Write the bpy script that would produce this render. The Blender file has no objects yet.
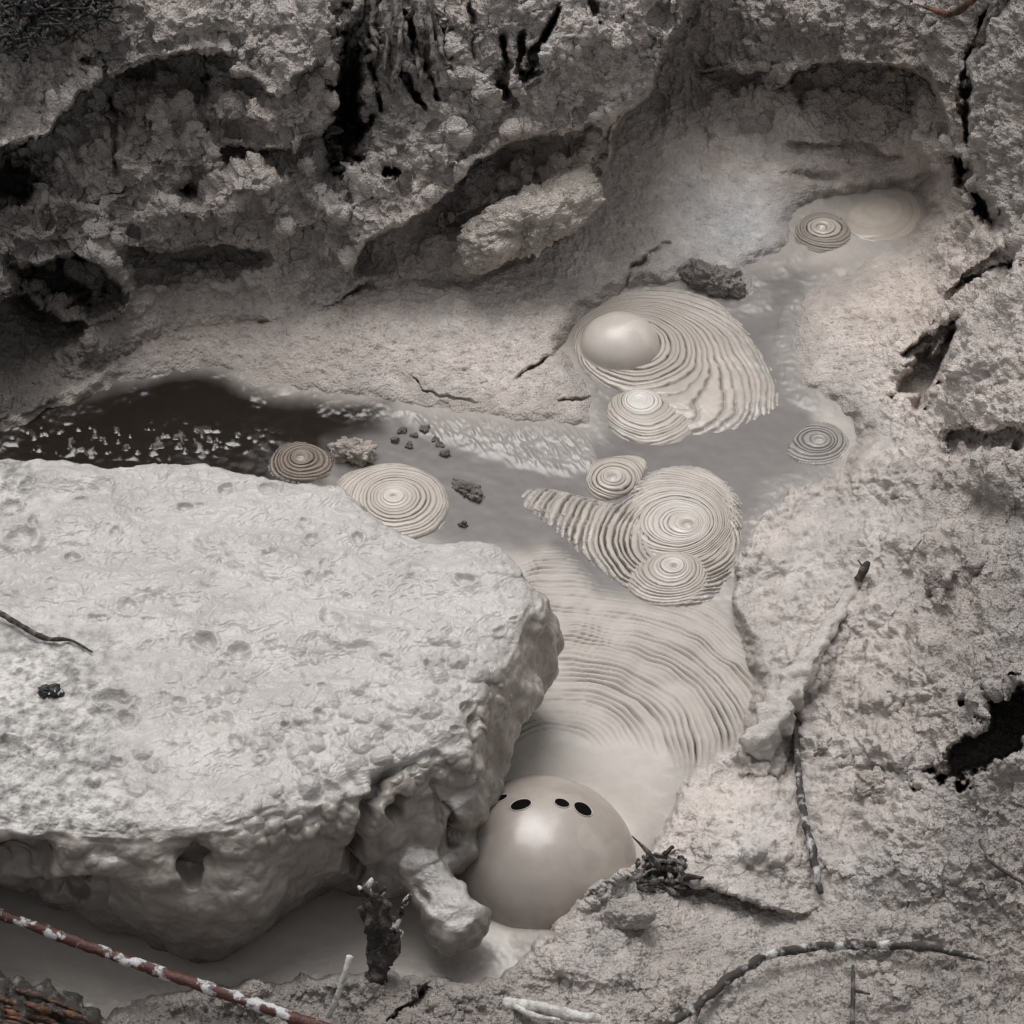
import bpy, bmesh, math, random
import numpy as np
from mathutils import Vector, Matrix
random.seed(7)
rng = np.random.default_rng(7)
F32 = np.float32
S = bpy.context.scene
COL = S.collection

# ------------------------------------------------------------------ camera
PITCH = math.radians(42.0)
DIST = 6.0
FPX = 512.0 * DIST
RIGHT = np.array([1.0, 0, 0])
FWD = np.array([0, math.cos(PITCH), -math.sin(PITCH)])
UPV = np.array([0, math.sin(PITCH), math.cos(PITCH)])
CAM = -DIST * FWD
PX = 1 / 512.0

cd = bpy.data.cameras.new('camera')
cd.sensor_width = 36
cd.lens = 36 * FPX / 1024
cd.clip_start = 0.1
cd.clip_end = 200
cam = bpy.data.objects.new('camera', cd)
cam.location = CAM
cam.rotation_euler = (math.pi / 2 - PITCH, 0, 0)
COL.objects.link(cam)
S.camera = cam


def at(u, v, z=0.0):
    """world points seen at picture place (u, v) and lying at height z"""
    u = np.asarray(u, float); v = np.asarray(v, float); z = np.asarray(z, float)
    u, v, z = np.broadcast_arrays(u, v, z)
    a = ((u - 512) / FPX)[..., None]
    b = ((512 - v) / FPX)[..., None]
    d = FWD + a * RIGHT + b * UPV
    t = (z - CAM[2]) / d[..., 2]
    return CAM + d * t[..., None]


def project(P):
    q = P - CAM
    w = q @ FWD
    return 512 + FPX * (q @ RIGHT) / w, 512 - FPX * (q @ UPV) / w


# ------------------------------------------------------------------ noise
_perm = np.random.default_rng(3).permutation(256).astype(np.int32)
_perm = np.concatenate([_perm, _perm])
_g = np.random.default_rng(5).normal(size=(256, 3)); _g /= np.linalg.norm(_g, axis=1)[:, None]
_g = _g.astype(F32)
_r3 = np.random.default_rng(9).random((256, 3)).astype(F32)


def pn(P, freq, seed=0):
    """gradient noise, about -0.7..0.7"""
    p = (np.asarray(P, F32) * F32(freq) + F32(seed * 17.31)).reshape(-1, 3)
    out = np.empty(len(p), F32)
    for s in range(0, len(p), 400000):
        q = p[s:s + 400000]
        i = np.floor(q).astype(np.int32)
        f = q - i
        w = f * f * f * (f * (f * 6 - 15) + 10)
        i &= 255
        acc = 0
        for dx in (0, 1):
            wx = w[:, 0] if dx else 1 - w[:, 0]
            hx = _perm[(i[:, 0] + dx) & 255]
            for dy in (0, 1):
                wy = w[:, 1] if dy else 1 - w[:, 1]
                hy = _perm[(hx + i[:, 1] + dy) & 255]
                for dz in (0, 1):
                    wz = w[:, 2] if dz else 1 - w[:, 2]
                    h = _perm[(hy + i[:, 2] + dz) & 255]
                    g = _g[h]
                    acc = acc + wx * wy * wz * (g[:, 0] * (f[:, 0] - dx) + g[:, 1] * (f[:, 1] - dy) + g[:, 2] * (f[:, 2] - dz))
        out[s:s + 400000] = acc
    return out


def fbm(P, freq, octs=4, seed=0, gain=0.5):
    a = 1.0; r = 0
    for k in range(octs):
        r = r + a * pn(P, freq * 2.03 ** k, seed + k)
        a *= gain
    return r


def worley(P, freq, seed=0):
    """F1 distance of 3D cells, 0..~1.2"""
    p = (np.asarray(P, F32) * F32(freq) + F32(seed * 11.7)).reshape(-1, 3)
    out = np.empty(len(p), F32)
    for s in range(0, len(p), 300000):
        q = p[s:s + 300000]
        i = np.floor(q).astype(np.int32)
        f = q - i
        best = np.full(len(q), 9.0, F32)
        for dx in (-1, 0, 1):
            hx = _perm[(i[:, 0] + dx) & 255]
            for dy in (-1, 0, 1):
                hy = _perm[(hx + i[:, 1] + dy) & 255]
                for dz in (-1, 0, 1):
                    h = _perm[(hy + i[:, 2] + dz) & 255]
                    r = _r3[h]
                    d = (r[:, 0] + dx - f[:, 0]) ** 2 + (r[:, 1] + dy - f[:, 1]) ** 2 + (r[:, 2] + dz - f[:, 2]) ** 2
                    best = np.minimum(best, d)
        out[s:s + 300000] = np.sqrt(best)
    return out


def sstep(a, b, x):
    t = np.clip((x - a) / (b - a), 0, 1)
    return t * t * (3 - 2 * t)


# ------------------------------------------------------------------ plan-drawing helpers (places read off in picture units)
def seg_d2(U, V, a, b):
    ex, ey = b[0] - a[0], b[1] - a[1]
    px, py = U - a[0], V - a[1]
    t = np.clip((px * ex + py * ey) / max(ex * ex + ey * ey, 1e-9), 0, 1)
    dx = px - ex * t; dy = py - ey * t
    return dx * dx + dy * dy, t, ex * py - ey * px


def poly_sd(U, V, pts):
    """signed distance to a closed outline, negative inside"""
    best = np.full(U.shape, 1e12, F32); ins = np.zeros(U.shape, bool)
    n = len(pts)
    for k in range(n):
        a, b = pts[k], pts[(k + 1) % n]
        d, _, _ = seg_d2(U, V, a, b)
        best = np.minimum(best, d)
        if a[1] != b[1]:
            c = (a[1] > V) != (b[1] > V)
            ins ^= c & (U < (b[0] - a[0]) * (V - a[1]) / (b[1] - a[1]) + a[0])
    d = np.sqrt(best)
    return np.where(ins, -d, d)


def line_sd(U, V, pts):
    """signed distance to an open line (+ on its lower side when drawn left to right) and place along it"""
    best = np.full(U.shape, 1e12, F32); sg = np.ones(U.shape, F32); al = np.zeros(U.shape, F32)
    L = [math.dist(pts[k], pts[k + 1]) for k in range(len(pts) - 1)]
    T = sum(L); acc = 0
    for k in range(len(pts) - 1):
        d, t, c = seg_d2(U, V, pts[k], pts[k + 1])
        m = d < best
        best = np.where(m, d, best); sg = np.where(m, np.sign(c), sg); al = np.where(m, (acc + t * L[k]) / T, al)
        acc += L[k]
    return np.sqrt(best) * sg, al


def tps(ctrl, U, V):
    c = np.array(ctrl, float)
    x = c[:, :2] / 500; n = len(c)
    r2 = ((x[:, None] - x[None]) ** 2).sum(-1)
    K = 0.5 * r2 * np.log(r2 + 1e-9) + np.eye(n) * 0.004
    A = np.zeros((n + 3, n + 3)); A[:n, :n] = K; A[:n, n] = 1; A[:n, n + 1:] = x
    A[n:, :n] = A[:n, n:].T
    w = np.linalg.solve(A, np.concatenate([c[:, 2], np.zeros(3)]))
    X = (np.clip(U, -180, 1204) / 500).astype(F32); Y = (np.clip(V, -180, 1204) / 500).astype(F32)
    r = w[n] + w[n + 1] * X + w[n + 2] * Y
    for k in range(n):
        d = (X - x[k, 0]) ** 2 + (Y - x[k, 1]) ** 2
        r = r + F32(w[k]) * F32(0.5) * d * np.log(d + F32(1e-9))
    return r


def shepard(ctrl, U, V, power=3.0, soft=25.0):
    c = np.array(ctrl, float); m = c.shape[1] - 2
    acc = [0] * m; W = 0
    for k in range(len(c)):
        d = (U - c[k, 0]) ** 2 + (V - c[k, 1]) ** 2 + soft * soft
        w = d ** (-power / 2)
        W = W + w
        for j in range(m):
            acc[j] = acc[j] + w * c[k, 2 + j]
    return [a / W for a in acc]


# ------------------------------------------------------------------ objects
def tag(o, label=None, cat=None, group=None, kind=None):
    if label: o['label'] = label
    if cat: o['category'] = cat
    if group: o['group'] = group
    if kind: o['kind'] = kind
    return o


def mesh_obj(name, verts, faces, mat, parent=None, col=None, wet=None, smooth=True):
    me = bpy.data.meshes.new(name)
    v = np.asarray(verts, F32); f = np.asarray(faces, np.int32)
    me.vertices.add(len(v)); me.vertices.foreach_set('co', v.ravel())
    k = f.shape[1]
    me.loops.add(f.size); me.loops.foreach_set('vertex_index', f.ravel())
    me.polygons.add(len(f))
    me.polygons.foreach_set('loop_start', np.arange(0, f.size, k, dtype=np.int32))
    me.polygons.foreach_set('loop_total', np.full(len(f), k, np.int32))
    me.polygons.foreach_set('use_smooth', np.full(len(f), smooth))
    me.update(calc_edges=True)
    set_attr(me, col, wet)
    me.materials.append(mat)
    o = bpy.data.objects.new(name, me); COL.objects.link(o)
    if parent: o.parent = parent
    return o


def set_attr(me, col, wet):
    n = len(me.vertices)
    if col is not None:
        c = np.ones((n, 4), F32); c[:, :3] = col
        a = me.color_attributes.new('Col', 'FLOAT_COLOR', 'POINT'); a.data.foreach_set('color', c.ravel())
    if wet is not None:
        w = np.broadcast_to(np.asarray(wet, F32), (n,)).copy()
        a = me.attributes.new('Wet', 'FLOAT', 'POINT'); a.data.foreach_set('value', w)


def empty(name, loc):
    o = bpy.data.objects.new(name, None); COL.objects.link(o); o.location = loc
    o.empty_display_size = 0.05
    return o


def grid_faces(nr, nc, wrap=False):
    r = np.arange(nr - 1)[:, None]
    c = np.arange(nc if wrap else nc - 1)[None]
    c2 = (c + 1) % nc
    a = r * nc + c; b = r * nc + c2; d = (r + 1) * nc + c2; e = (r + 1) * nc + c
    return np.stack([a, e, d, b], -1).reshape(-1, 4)


def grid_normals(P):
    du = np.gradient(P, axis=1); dv = np.gradient(P, axis=0)
    n = np.cross(dv, du)
    l = np.linalg.norm(n, axis=-1, keepdims=True) + 1e-12
    n = n / l
    s = np.sign((n * (CAM - P)).sum(-1, keepdims=True)); s[s == 0] = 1
    return n * s


# ------------------------------------------------------------------ materials
def nodes(name):
    m = bpy.data.materials.new(name); m.use_nodes = True
    nt = m.node_tree; b = nt.nodes['Principled BSDF']
    return m, nt, b


def mud_material(name, dry_rough=0.85, wet_rough=0.22, fine=420, bump=0.25, vor=0.0, vor_scale=170, mottle=0.16, coat=0.0, speck=0.0):
    m, nt, b = nodes(name)
    N, L = nt.nodes.new, nt.links.new
    tc = N('ShaderNodeTexCoord')
    ca = N('ShaderNodeAttribute'); ca.attribute_name = 'Col'
    wa = N('ShaderNodeAttribute'); wa.attribute_name = 'Wet'
    n1 = N('ShaderNodeTexNoise'); n1.inputs['Scale'].default_value = 34; n1.inputs['Detail'].default_value = 8; n1.inputs['Roughness'].default_value = 0.68
    L(tc.outputs['Object'], n1.inputs['Vector'])
    mr = N('ShaderNodeMapRange'); mr.inputs['From Min'].default_value = 0.3; mr.inputs['From Max'].default_value = 0.7
    mr.inputs['To Min'].default_value = 1 - mottle; mr.inputs['To Max'].default_value = 1 + mottle
    L(n1.outputs['Fac'], mr.inputs['Value'])
    mx = N('ShaderNodeMix'); mx.data_type = 'RGBA'; mx.blend_type = 'MULTIPLY'; mx.inputs['Factor'].default_value = 1
    L(ca.outputs['Color'], mx.inputs[6]); L(mr.outputs['Result'], mx.inputs[7])
    colour = mx.outputs[2]
    if speck:
        n3 = N('ShaderNodeTexNoise'); n3.inputs['Scale'].default_value = 150; n3.inputs['Detail'].default_value = 3
        L(tc.outputs['Object'], n3.inputs['Vector'])
        r3 = N('ShaderNodeMapRange'); r3.inputs['From Min'].default_value = 0.62; r3.inputs['From Max'].default_value = 0.72
        r3.inputs['To Min'].default_value = 0; r3.inputs['To Max'].default_value = speck
        L(n3.outputs['Fac'], r3.inputs['Value'])
        mx2 = N('ShaderNodeMix'); mx2.data_type = 'RGBA'
        L(r3.outputs['Result'], mx2.inputs['Factor']); L(colour, mx2.inputs[6]); mx2.inputs[7].default_value = (0.06, 0.052, 0.047, 1)
        colour = mx2.outputs[2]
    L(colour, b.inputs['Base Color'])
    rr = N('ShaderNodeMapRange'); rr.inputs['To Min'].default_value = dry_rough; rr.inputs['To Max'].default_value = wet_rough
    L(wa.outputs['Fac'], rr.inputs['Value']); L(rr.outputs['Result'], b.inputs['Roughness'])
    sp = N('ShaderNodeMapRange'); sp.inputs['To Min'].default_value = 0.2; sp.inputs['To Max'].default_value = 0.5
    L(wa.outputs['Fac'], sp.inputs['Value']); L(sp.outputs['Result'], b.inputs['Specular IOR Level'])
    if coat:
        b.inputs['Coat Weight'].default_value = coat; b.inputs['Coat Roughness'].default_value = 0.27
    n2 = N('ShaderNodeTexNoise'); n2.inputs['Scale'].default_value = fine; n2.inputs['Detail'].default_value = 5; n2.inputs['Roughness'].default_value = 0.65
    L(tc.outputs['Object'], n2.inputs['Vector'])
    bp = N('ShaderNodeBump'); bp.inputs['Strength'].default_value = bump; bp.inputs['Distance'].default_value = 0.006
    dw = N('ShaderNodeMapRange'); dw.inputs['To Min'].default_value = bump; dw.inputs['To Max'].default_value = bump * .35
    L(wa.outputs['Fac'], dw.inputs['Value']); L(dw.outputs['Result'], bp.inputs['Strength'])
    L(n2.outputs['Fac'], bp.inputs['Height'])
    if vor:
        vo = N('ShaderNodeTexVoronoi'); vo.inputs['Scale'].default_value = vor_scale
        L(tc.outputs['Object'], vo.inputs['Vector'])
        b2 = N('ShaderNodeBump'); b2.invert = True; b2.inputs['Strength'].default_value = vor; b2.inputs['Distance'].default_value = 0.006
        dry = N('ShaderNodeMath'); dry.operation = 'SUBTRACT'; dry.inputs[0].default_value = 1; L(wa.outputs['Fac'], dry.inputs[1])
        ml = N('ShaderNodeMath'); ml.operation = 'MULTIPLY'; ml.inputs[1].default_value = vor; L(dry.outputs[0], ml.inputs[0])
        L(ml.outputs[0], b2.inputs['Strength'])
        L(vo.outputs['Distance'], b2.inputs['Height']); L(bp.outputs['Normal'], b2.inputs['Normal'])
        L(b2.outputs['Normal'], b.inputs['Normal'])
    else:
        L(bp.outputs['Normal'], b.inputs['Normal'])
    return m


def two_tone(name, ca, cb, scale=60, lo=0.48, hi=0.54, rough=0.8, bump=0.5, stretch=(1, 1, 1)):
    m, nt, b = nodes(name)
    N, L = nt.nodes.new, nt.links.new
    tc = N('ShaderNodeTexCoord')
    mp = N('ShaderNodeMapping'); mp.inputs['Scale'].default_value = stretch
    L(tc.outputs['Object'], mp.inputs['Vector'])
    n = N('ShaderNodeTexNoise'); n.inputs['Scale'].default_value = scale; n.inputs['Detail'].default_value = 6; n.inputs['Roughness'].default_value = 0.62
    L(mp.outputs['Vector'], n.inputs['Vector'])
    r = N('ShaderNodeValToRGB')
    r.color_ramp.elements[0].position = lo; r.color_ramp.elements[0].color = (*ca, 1)
    r.color_ramp.elements[1].position = hi; r.color_ramp.elements[1].color = (*cb, 1)
    L(n.outputs['Fac'], r.inputs['Fac'])
    n4 = N('ShaderNodeTexNoise'); n4.inputs['Scale'].default_value = 400; L(tc.outputs['Object'], n4.inputs['Vector'])
    mr = N('ShaderNodeMapRange'); mr.inputs['To Min'].default_value = 0.6; mr.inputs['To Max'].default_value = 1.35
    L(n4.outputs['Fac'], mr.inputs['Value'])
    mx = N('ShaderNodeMix'); mx.data_type = 'RGBA'; mx.blend_type = 'MULTIPLY'; mx.inputs['Factor'].default_value = 1
    L(r.outputs['Color'], mx.inputs[6]); L(mr.outputs['Result'], mx.inputs[7])
    L(mx.outputs[2], b.inputs['Base Color'])
    b.inputs['Roughness'].default_value = rough
    bp = N('ShaderNodeBump'); bp.inputs['Strength'].default_value = bump; bp.inputs['Distance'].default_value = 0.004
    n5 = N('ShaderNodeTexNoise'); n5.inputs['Scale'].default_value = 220; n5.inputs['Detail'].default_value = 4; L(tc.outputs['Object'], n5.inputs['Vector'])
    L(n5.outputs['Fac'], bp.inputs['Height']); L(bp.outputs['Normal'], b.inputs['Normal'])
    return m


M_BANK = mud_material('bank_mud', vor=0.7, vor_scale=190, bump=0.6, fine=300, mottle=0.2, speck=0.25)
M_POOL = mud_material('pool_mud', dry_rough=0.6, wet_rough=0.12, bump=0.06, fine=260, mottle=0.07)
M_RING = mud_material('swirl_mud', dry_rough=0.55, wet_rough=0.25, bump=0.06, fine=260, mottle=0.06)
M_BUBBLE = mud_material('bubble_mud', dry_rough=0.5, wet_rough=0.22, bump=0.03, fine=90, mottle=0.07, coat=0.32)
M_BUBBLE_DULL = mud_material('matte_bubble_mud', dry_rough=0.5, wet_rough=0.3, bump=0.012, fine=120, mottle=0.05, coat=0.12)
M_SLAB = mud_material('slab_mud', dry_rough=0.7, wet_rough=0.22, coat=0.18, bump=0.10, fine=230, mottle=0.1, vor=0.35, vor_scale=210)
M_ROCK = mud_material('clod_mud', vor=0.8, vor_scale=200, bump=0.5, fine=320, mottle=0.3)
M_BLACK, _, _b = nodes('burst_hole_black'); _b.inputs['Base Color'].default_value = (0.004, 0.0035, 0.003, 1); _b.inputs['Roughness'].default_value = 0.9; _b.inputs['Specular IOR Level'].default_value = 0.05
M_RED = two_tone('red_bark_with_lichen', (0.062, 0.019, 0.013), (0.46, 0.45, 0.46), 26, 0.53, 0.58, 0.6)
M_BARK = two_tone('dark_bark_with_lichen', (0.03, 0.025, 0.021), (0.5, 0.49, 0.48), 50, 0.55, 0.6, 0.8)
M_BRANCH = two_tone('white_flecked_bark', (0.035, 0.03, 0.026), (0.46, 0.45, 0.44), 38, 0.50, 0.64, 0.8)
M_PALE = two_tone('pale_dead_wood', (0.30, 0.28, 0.26), (0.58, 0.56, 0.54), 60, 0.4, 0.6, 0.75)
M_DARK = two_tone('dark_rotten_wood', (0.022, 0.018, 0.015), (0.15, 0.135, 0.12), 60, 0.5, 0.66, 0.8)
M_BROWN = two_tone('brown_rotten_wood', (0.03, 0.02, 0.014), (0.16, 0.062, 0.028), 40, 0.45, 0.6, 0.7, 0.9, (1, 3, 1))
M_ROOT = two_tone('mud_crusted_root', (0.05, 0.043, 0.038), (0.23, 0.21, 0.195), 70, 0.4, 0.55, 0.9, 0.9)
M_TANGLE = two_tone('dark_moss', (0.02, 0.019, 0.018), (0.16, 0.16, 0.165), 60, 0.52, 0.7, 0.8, 0.8)
M_CINDER = two_tone('black_cinder', (0.012, 0.012, 0.012), (0.75, 0.75, 0.75), 70, 0.62, 0.64, 0.5)

# ------------------------------------------------------------------ terrain
def axis(lo, hi, step, far, fstep):
    return np.concatenate([np.arange(-far, lo, fstep), np.arange(lo, hi, step), np.arange(hi, 1024 + far, fstep)])

STEP = 1.15
ua = axis(-40, 1064, STEP, 560, 10)
va = axis(-40, 1064, STEP, 560, 10)
U, V = np.meshgrid(ua.astype(F32), va.astype(F32))
UV3 = np.stack([U.ravel(), V.ravel(), np.zeros(U.size, F32)], -1)
def un(freq_px, seed, octs=3):
    return fbm(UV3, 1.0 / freq_px, octs, seed).reshape(U.shape)
NA = un(38, 1, 4); NB = un(14, 7, 3); NC = un(90, 12, 3)
WU = U + 8 * un(38, 20, 3) + 2.6 * un(13, 7, 2) + 1.6 * un(7, 8, 1); WV = V + 8 * un(38, 21, 3) + 2.6 * un(13, 27, 2) + 1.6 * un(7, 28, 1)

POOL = [(790,222),(800,205),(830,198),(880,192),(925,183),(930,215),(905,240),(880,250),(850,268),(825,282),(800,302),(790,340),(800,390),(838,405),(862,440),(845,470),(790,488),(752,528),(735,570),(728,605),(745,640),(756,690),(738,742),(690,772),(662,830),(640,862),(600,880),(548,930),(518,958),(480,985),(390,972),(330,975),(240,985),(170,990),(100,1018),(70,1002),(0,985),(-120,960),(-120,700),(60,600),(0,500),(-90,450),(0,436),(60,410),(130,385),(200,374),(270,398),(380,404),(470,420),(550,428),(592,432),(596,395),(566,345),(585,312),(620,290),(650,280),(700,280),(738,296),(760,300),(748,268),(775,258),(795,250)]

base_ctrl = [  # floor, shelf, back bank, right bank, foreground
 (-180,430,.03),(100,350,.05),(200,330,.05),(300,340,.04),(400,330,.04),(400,390,.012),(200,358,.012),(300,380,.010),(250,368,.010),(120,375,.015),(480,408,.010),(330,372,.02),(500,300,.045),(500,400,.02),(570,250,.05),(620,230,.05),(640,170,.06),(640,120,.08),
 (700,150,.06),(700,220,.035),(740,200,.035),(800,170,.05),(860,170,.05),(900,165,.06),(690,100,.14),(680,50,.24),(680,0,.36),(760,120,.11),(760,60,.27),(760,0,.38),(850,140,.08),(850,100,.2),(850,60,.3),(850,0,.42),(920,140,.14),(930,60,.36),(930,0,.46),
 (960,0,.5),(1000,0,.58),(1060,0,.68),(970,120,.38),(1040,120,.52),(930,190,.07),(960,190,.2),(1000,200,.36),(1060,240,.46),(900,270,.04),(840,300,.03),(960,260,.14),(1000,300,.3),(850,360,.03),(900,330,.07),(950,320,.16),(910,390,.09),(960,390,.24),(1020,400,.34),(1060,400,.38),
 (840,500,.03),(880,460,.06),(930,470,.12),(980,480,.2),(1040,500,.27),(800,540,.03),(770,600,.035),(830,590,.06),(900,580,.11),(960,600,.18),(1040,620,.26),(790,660,.06),(850,680,.08),(920,690,.17),(980,680,.25),(1040,680,.32),
 (760,740,.06),(830,760,.07),(900,780,.13),(960,800,.18),(1040,800,.24),(700,800,.05),(750,830,.07),(800,870,.08),(880,870,.1),(960,880,.14),(1040,880,.18),(660,870,.09),(620,910,.09),(580,940,.1),(700,940,.08),(800,960,.08),(900,960,.11),(1040,970,.14),
 (540,970,.09),(640,1010,.1),(760,1020,.1),(900,1030,.12),(480,1010,.09),(400,1010,.09),(300,1010,.08),(200,1015,.08),(120,1040,.07),(40,1020,.08),(-20,1010,.06),(0,1060,.1),(300,1060,.1),(600,1060,.12),(1060,1060,.16),
 (-180,-180,.2),(300,200,.05),(700,-180,.5),(1000,-180,.62),(1200,-100,.75),(1200,200,.6),(1200,500,.45),(1200,800,.4),(1200,1100,.3),(600,1200,.16),(0,1200,.16),(-180,1000,.08)]
zb = tps(base_ctrl, U, V)

left_ctrl = [
 (-180,500,.1),(-180,350,.4),(-180,200,.6),(-180,0,.82),(-180,-180,.9),(200,-180,.9),(500,-180,.9),(720,-180,.86),(720,0,.75),
 (0,420,.03),(0,360,.12),(0,300,.24),(0,230,.38),(0,150,.56),(0,90,.66),(0,0,.8),(60,380,.05),(60,320,.12),(60,240,.3),(60,150,.54),(60,100,.64),(60,30,.76),
 (110,90,.66),(120,160,.47),(120,240,.28),(110,350,.04),(130,20,.8),(200,30,.77),(200,90,.6),(200,160,.45),(200,220,.3),(190,280,.14),(180,325,.04),
 (270,20,.76),(290,80,.64),(300,130,.52),(280,190,.38),(270,240,.24),(260,290,.1),(260,320,.035),(330,30,.72),(340,130,.44),(330,190,.34),(320,250,.18),(320,305,.04),
 (400,20,.72),(400,90,.58),(390,160,.43),(380,215,.32),(350,260,.15),(365,285,.04),(460,20,.74),(460,100,.56),(460,160,.42),(430,200,.34),(420,250,.16),(420,280,.04),
 (530,20,.76),(530,80,.6),(530,130,.46),(500,180,.3),(500,235,.1),(480,280,.03),(600,20,.74),(600,70,.62),(600,120,.47),(570,170,.28),(560,230,.05),(650,30,.7),(650,80,.56),(610,150,.34),(600,190,.1)]
zl = tps(left_ctrl, U, V)
zl = np.where(zl > .05, .05 + (zl - .05) * .74, zl)

LEFT = [(-700,-700),(760,-700),(720,-100),(690,-10),(672,36),(655,82),(634,106),(616,135),(606,172),(588,212),(560,240),(470,288),(420,280),(370,290),(330,308),(250,325),(170,334),(100,368),(40,408),(-20,430),(-700,520)]
msk = sstep(2.0, -2.0, poly_sd(WU, WV, LEFT))

def undercut(z, pts, depth, length, soft=3.0, lip=0.012, ends=0.12, lipw=9):
    d, a = line_sd(WU, WV, pts)
    e = sstep(0, ends, a) * sstep(1, 1 - ends, a)
    z = z - depth * e * sstep(0, soft, d) * np.exp(-(np.maximum(d, 0) / length) ** 2)
    return z + lip * e * np.exp(-(d / lipw) ** 2) * (d < soft)

def crack(z, pts, width, depth, ends=0.1):
    d, a = line_sd(WU, WV, pts)
    e = sstep(-.01, ends, a) * sstep(1.01, 1 - ends, a)
    ww = width * np.clip(.8 + 1.1 * NA, .25, 1.8)
    return z - depth * e * np.clip(.75 + 1.2 * NB, .1, 1.3) * np.exp(-(d / ww) ** 2)

def blob(z, u, v, ru, rv, h, rot=0.0, p=2.0):
    c, s = math.cos(rot), math.sin(rot)
    x = (WU - u); y = (WV - v)
    d = ((c * x + s * y) / ru) ** 2 + ((-s * x + c * y) / rv) ** 2
    if h < -.1: d = d * np.clip(1 + 1.1 * NB + .8 * NA, .3, 2.5)
    return z + h * np.exp(-d ** (p / 2))

# --- left bank: lips, hollows, lumps
zl = undercut(zl, [(-40,152),(0,148),(48,134),(62,112),(78,92),(105,74),(137,60),(170,54),(210,50),(240,58)], .12, 55, lip=.03)
zl = undercut(zl, [(190,66),(215,74),(250,72),(275,92),(300,70),(330,52)], .05, 26)
zl = undercut(zl, [(222,138),(250,146),(272,150),(300,141),(322,136),(338,110)], .08, 22)
zl = undercut(zl, [(118,246),(150,250),(190,246),(225,240),(252,248),(272,262)], .09, 30)
zl = undercut(zl, [(8,262),(40,264),(70,252),(100,262),(120,282),(130,300)], .12, 40)
zl = undercut(zl, [(-40,310),(0,300),(30,296),(60,320),(90,318)], .08, 30)
zl = undercut(zl, [(255,318),(290,322),(330,308),(362,286),(372,276)], .035, 16)
zl = undercut(zl, [(352,282),(356,258),(366,241),(400,226),(430,206),(455,182),(476,161),(512,142),(556,133),(592,126),(604,134),(628,104)], .115, 38, lip=.025, ends=.06)
zl = undercut(zl, [(440,225),(470,208),(500,190),(540,178),(580,165)], .05, 20)
zl = blob(zl, 290, 105, 42, 36, .05); zl = blob(zl, 232, 190, 26, 22, .05); zl = blob(zl, 262, 185, 20, 18, .04); zl = blob(zl, 205, 215, 30, 14, .03)
zl = blob(zl, 300, 60, 30, 40, .03); zl = blob(zl, 110, 265, 26, 22, .05); zl = blob(zl, 60, 280, 40, 20, .05); zl = blob(zl, 145, 220, 16, 20, .03)
zl = blob(zl, 130, 75, 22, 18, -.05); zl = blob(zl, 240, 130, 30, 14, -.04)
zl = blob(zl, 350, 95, 13, 55, -.30, .08, 3); zl = blob(zl, 330, 160, 10, 24, -.08)
zl = blob(zl, 187, 192, 13, 10, -.10, .5, 3); zl = blob(zl, 14, 182, 20, 22, -.15, 0, 4); zl = blob(zl, 40, 205, 30, 10, .03)
zl = blob(zl, 390, 173, 7.5, 6.5, -.12, 0, 6)
zl = blob(zl, 62, 285, 24, 12, -.11, .3, 3)
for (u, v, ru, rv, h) in [(215,98,18,12,.035),(150,118,22,16,.03),(255,122,20,14,.04),(310,30,26,30,.03),(305,160,24,18,.035),(170,215,18,14,.03),(200,178,14,12,-.04),(330,215,26,22,.03),(285,228,20,12,.03),(95,205,22,18,.03),(140,170,16,14,.025),(40,235,24,16,.035),(20,290,20,16,.03),(120,300,18,14,.035),(75,345,24,14,.03),(160,285,20,10,.02),(240,285,24,10,.02),(30,30,30,20,.03),(180,20,36,20,.03)]:
    zl = blob(zl, u, v, ru, rv, h)
zl = blob(zl, 20, 360, 40, 40, -.06)
zl = crack(zl, [(105,60),(106,95),(114,130),(117,180)], 2.2, .05)
zl = crack(zl, [(82,58),(98,62),(108,76)], 1.8, .04)
for pts, w, dp in [([(500,30),(508,60),(500,85),(515,105)],5,.10),([(560,0),(545,30),(530,70),(520,85)],5,.12),([(470,0),(475,35),(468,60)],3,.05),([(520,20),(525,50),(520,80),(540,70)],4,.07),([(385,40),(400,70),(425,110)],5,.08),([(400,10),(420,50),(440,105)],4,.07),([(372,60),(380,85),(384,115)],4,.06),([(430,0),(445,40),(450,70)],4,.07),([(590,0),(598,25)],3,.05),([(360,20),(372,45)],4,.06)]:
    zl = crack(zl, pts, w, dp)
zl = zl + 0.022 * NC + 0.02 * NA * sstep(.05, .2, zl)

# --- base: back bank, right bank, crevices, hollows
zb = undercut(zb, [(768,92),(785,78),(800,66),(830,60),(870,62),(905,64),(925,76),(940,92)], .10, 42, lip=.02)
zb = undercut(zb, [(690,70),(720,66),(750,72),(768,64)], .05, 26)
zb = undercut(zb, [(930,64),(936,88),(945,110),(950,135)], .05, 14)
zb = undercut(zb, [(780,140),(830,140),(870,146),(915,156)], .025, 10, lip=.004)
zb = crack(zb, [(1010,-20),(985,30),(970,60),(962,100),(965,150)], 6, .10)
zb = crack(zb, [(950,150),(970,185),(985,215),(1000,235)], 10, .14)
zb = undercut(zb, [(1010,245),(985,262),(965,272),(955,288),(940,298)], -.04, 20)
zb = crack(zb, [(1030,262),(1000,266),(975,276),(955,286)], 4, .06)
zb = undercut(zb, [(893,352),(905,344),(925,332),(944,320),(958,312)], .05, 22, lip=.014)
zb = blob(zb, 924, 372, 14, 26, -.16, .55, 4); zb = crack(zb, [(958,310),(945,345),(928,385),(915,412)], 6, .12)
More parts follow.
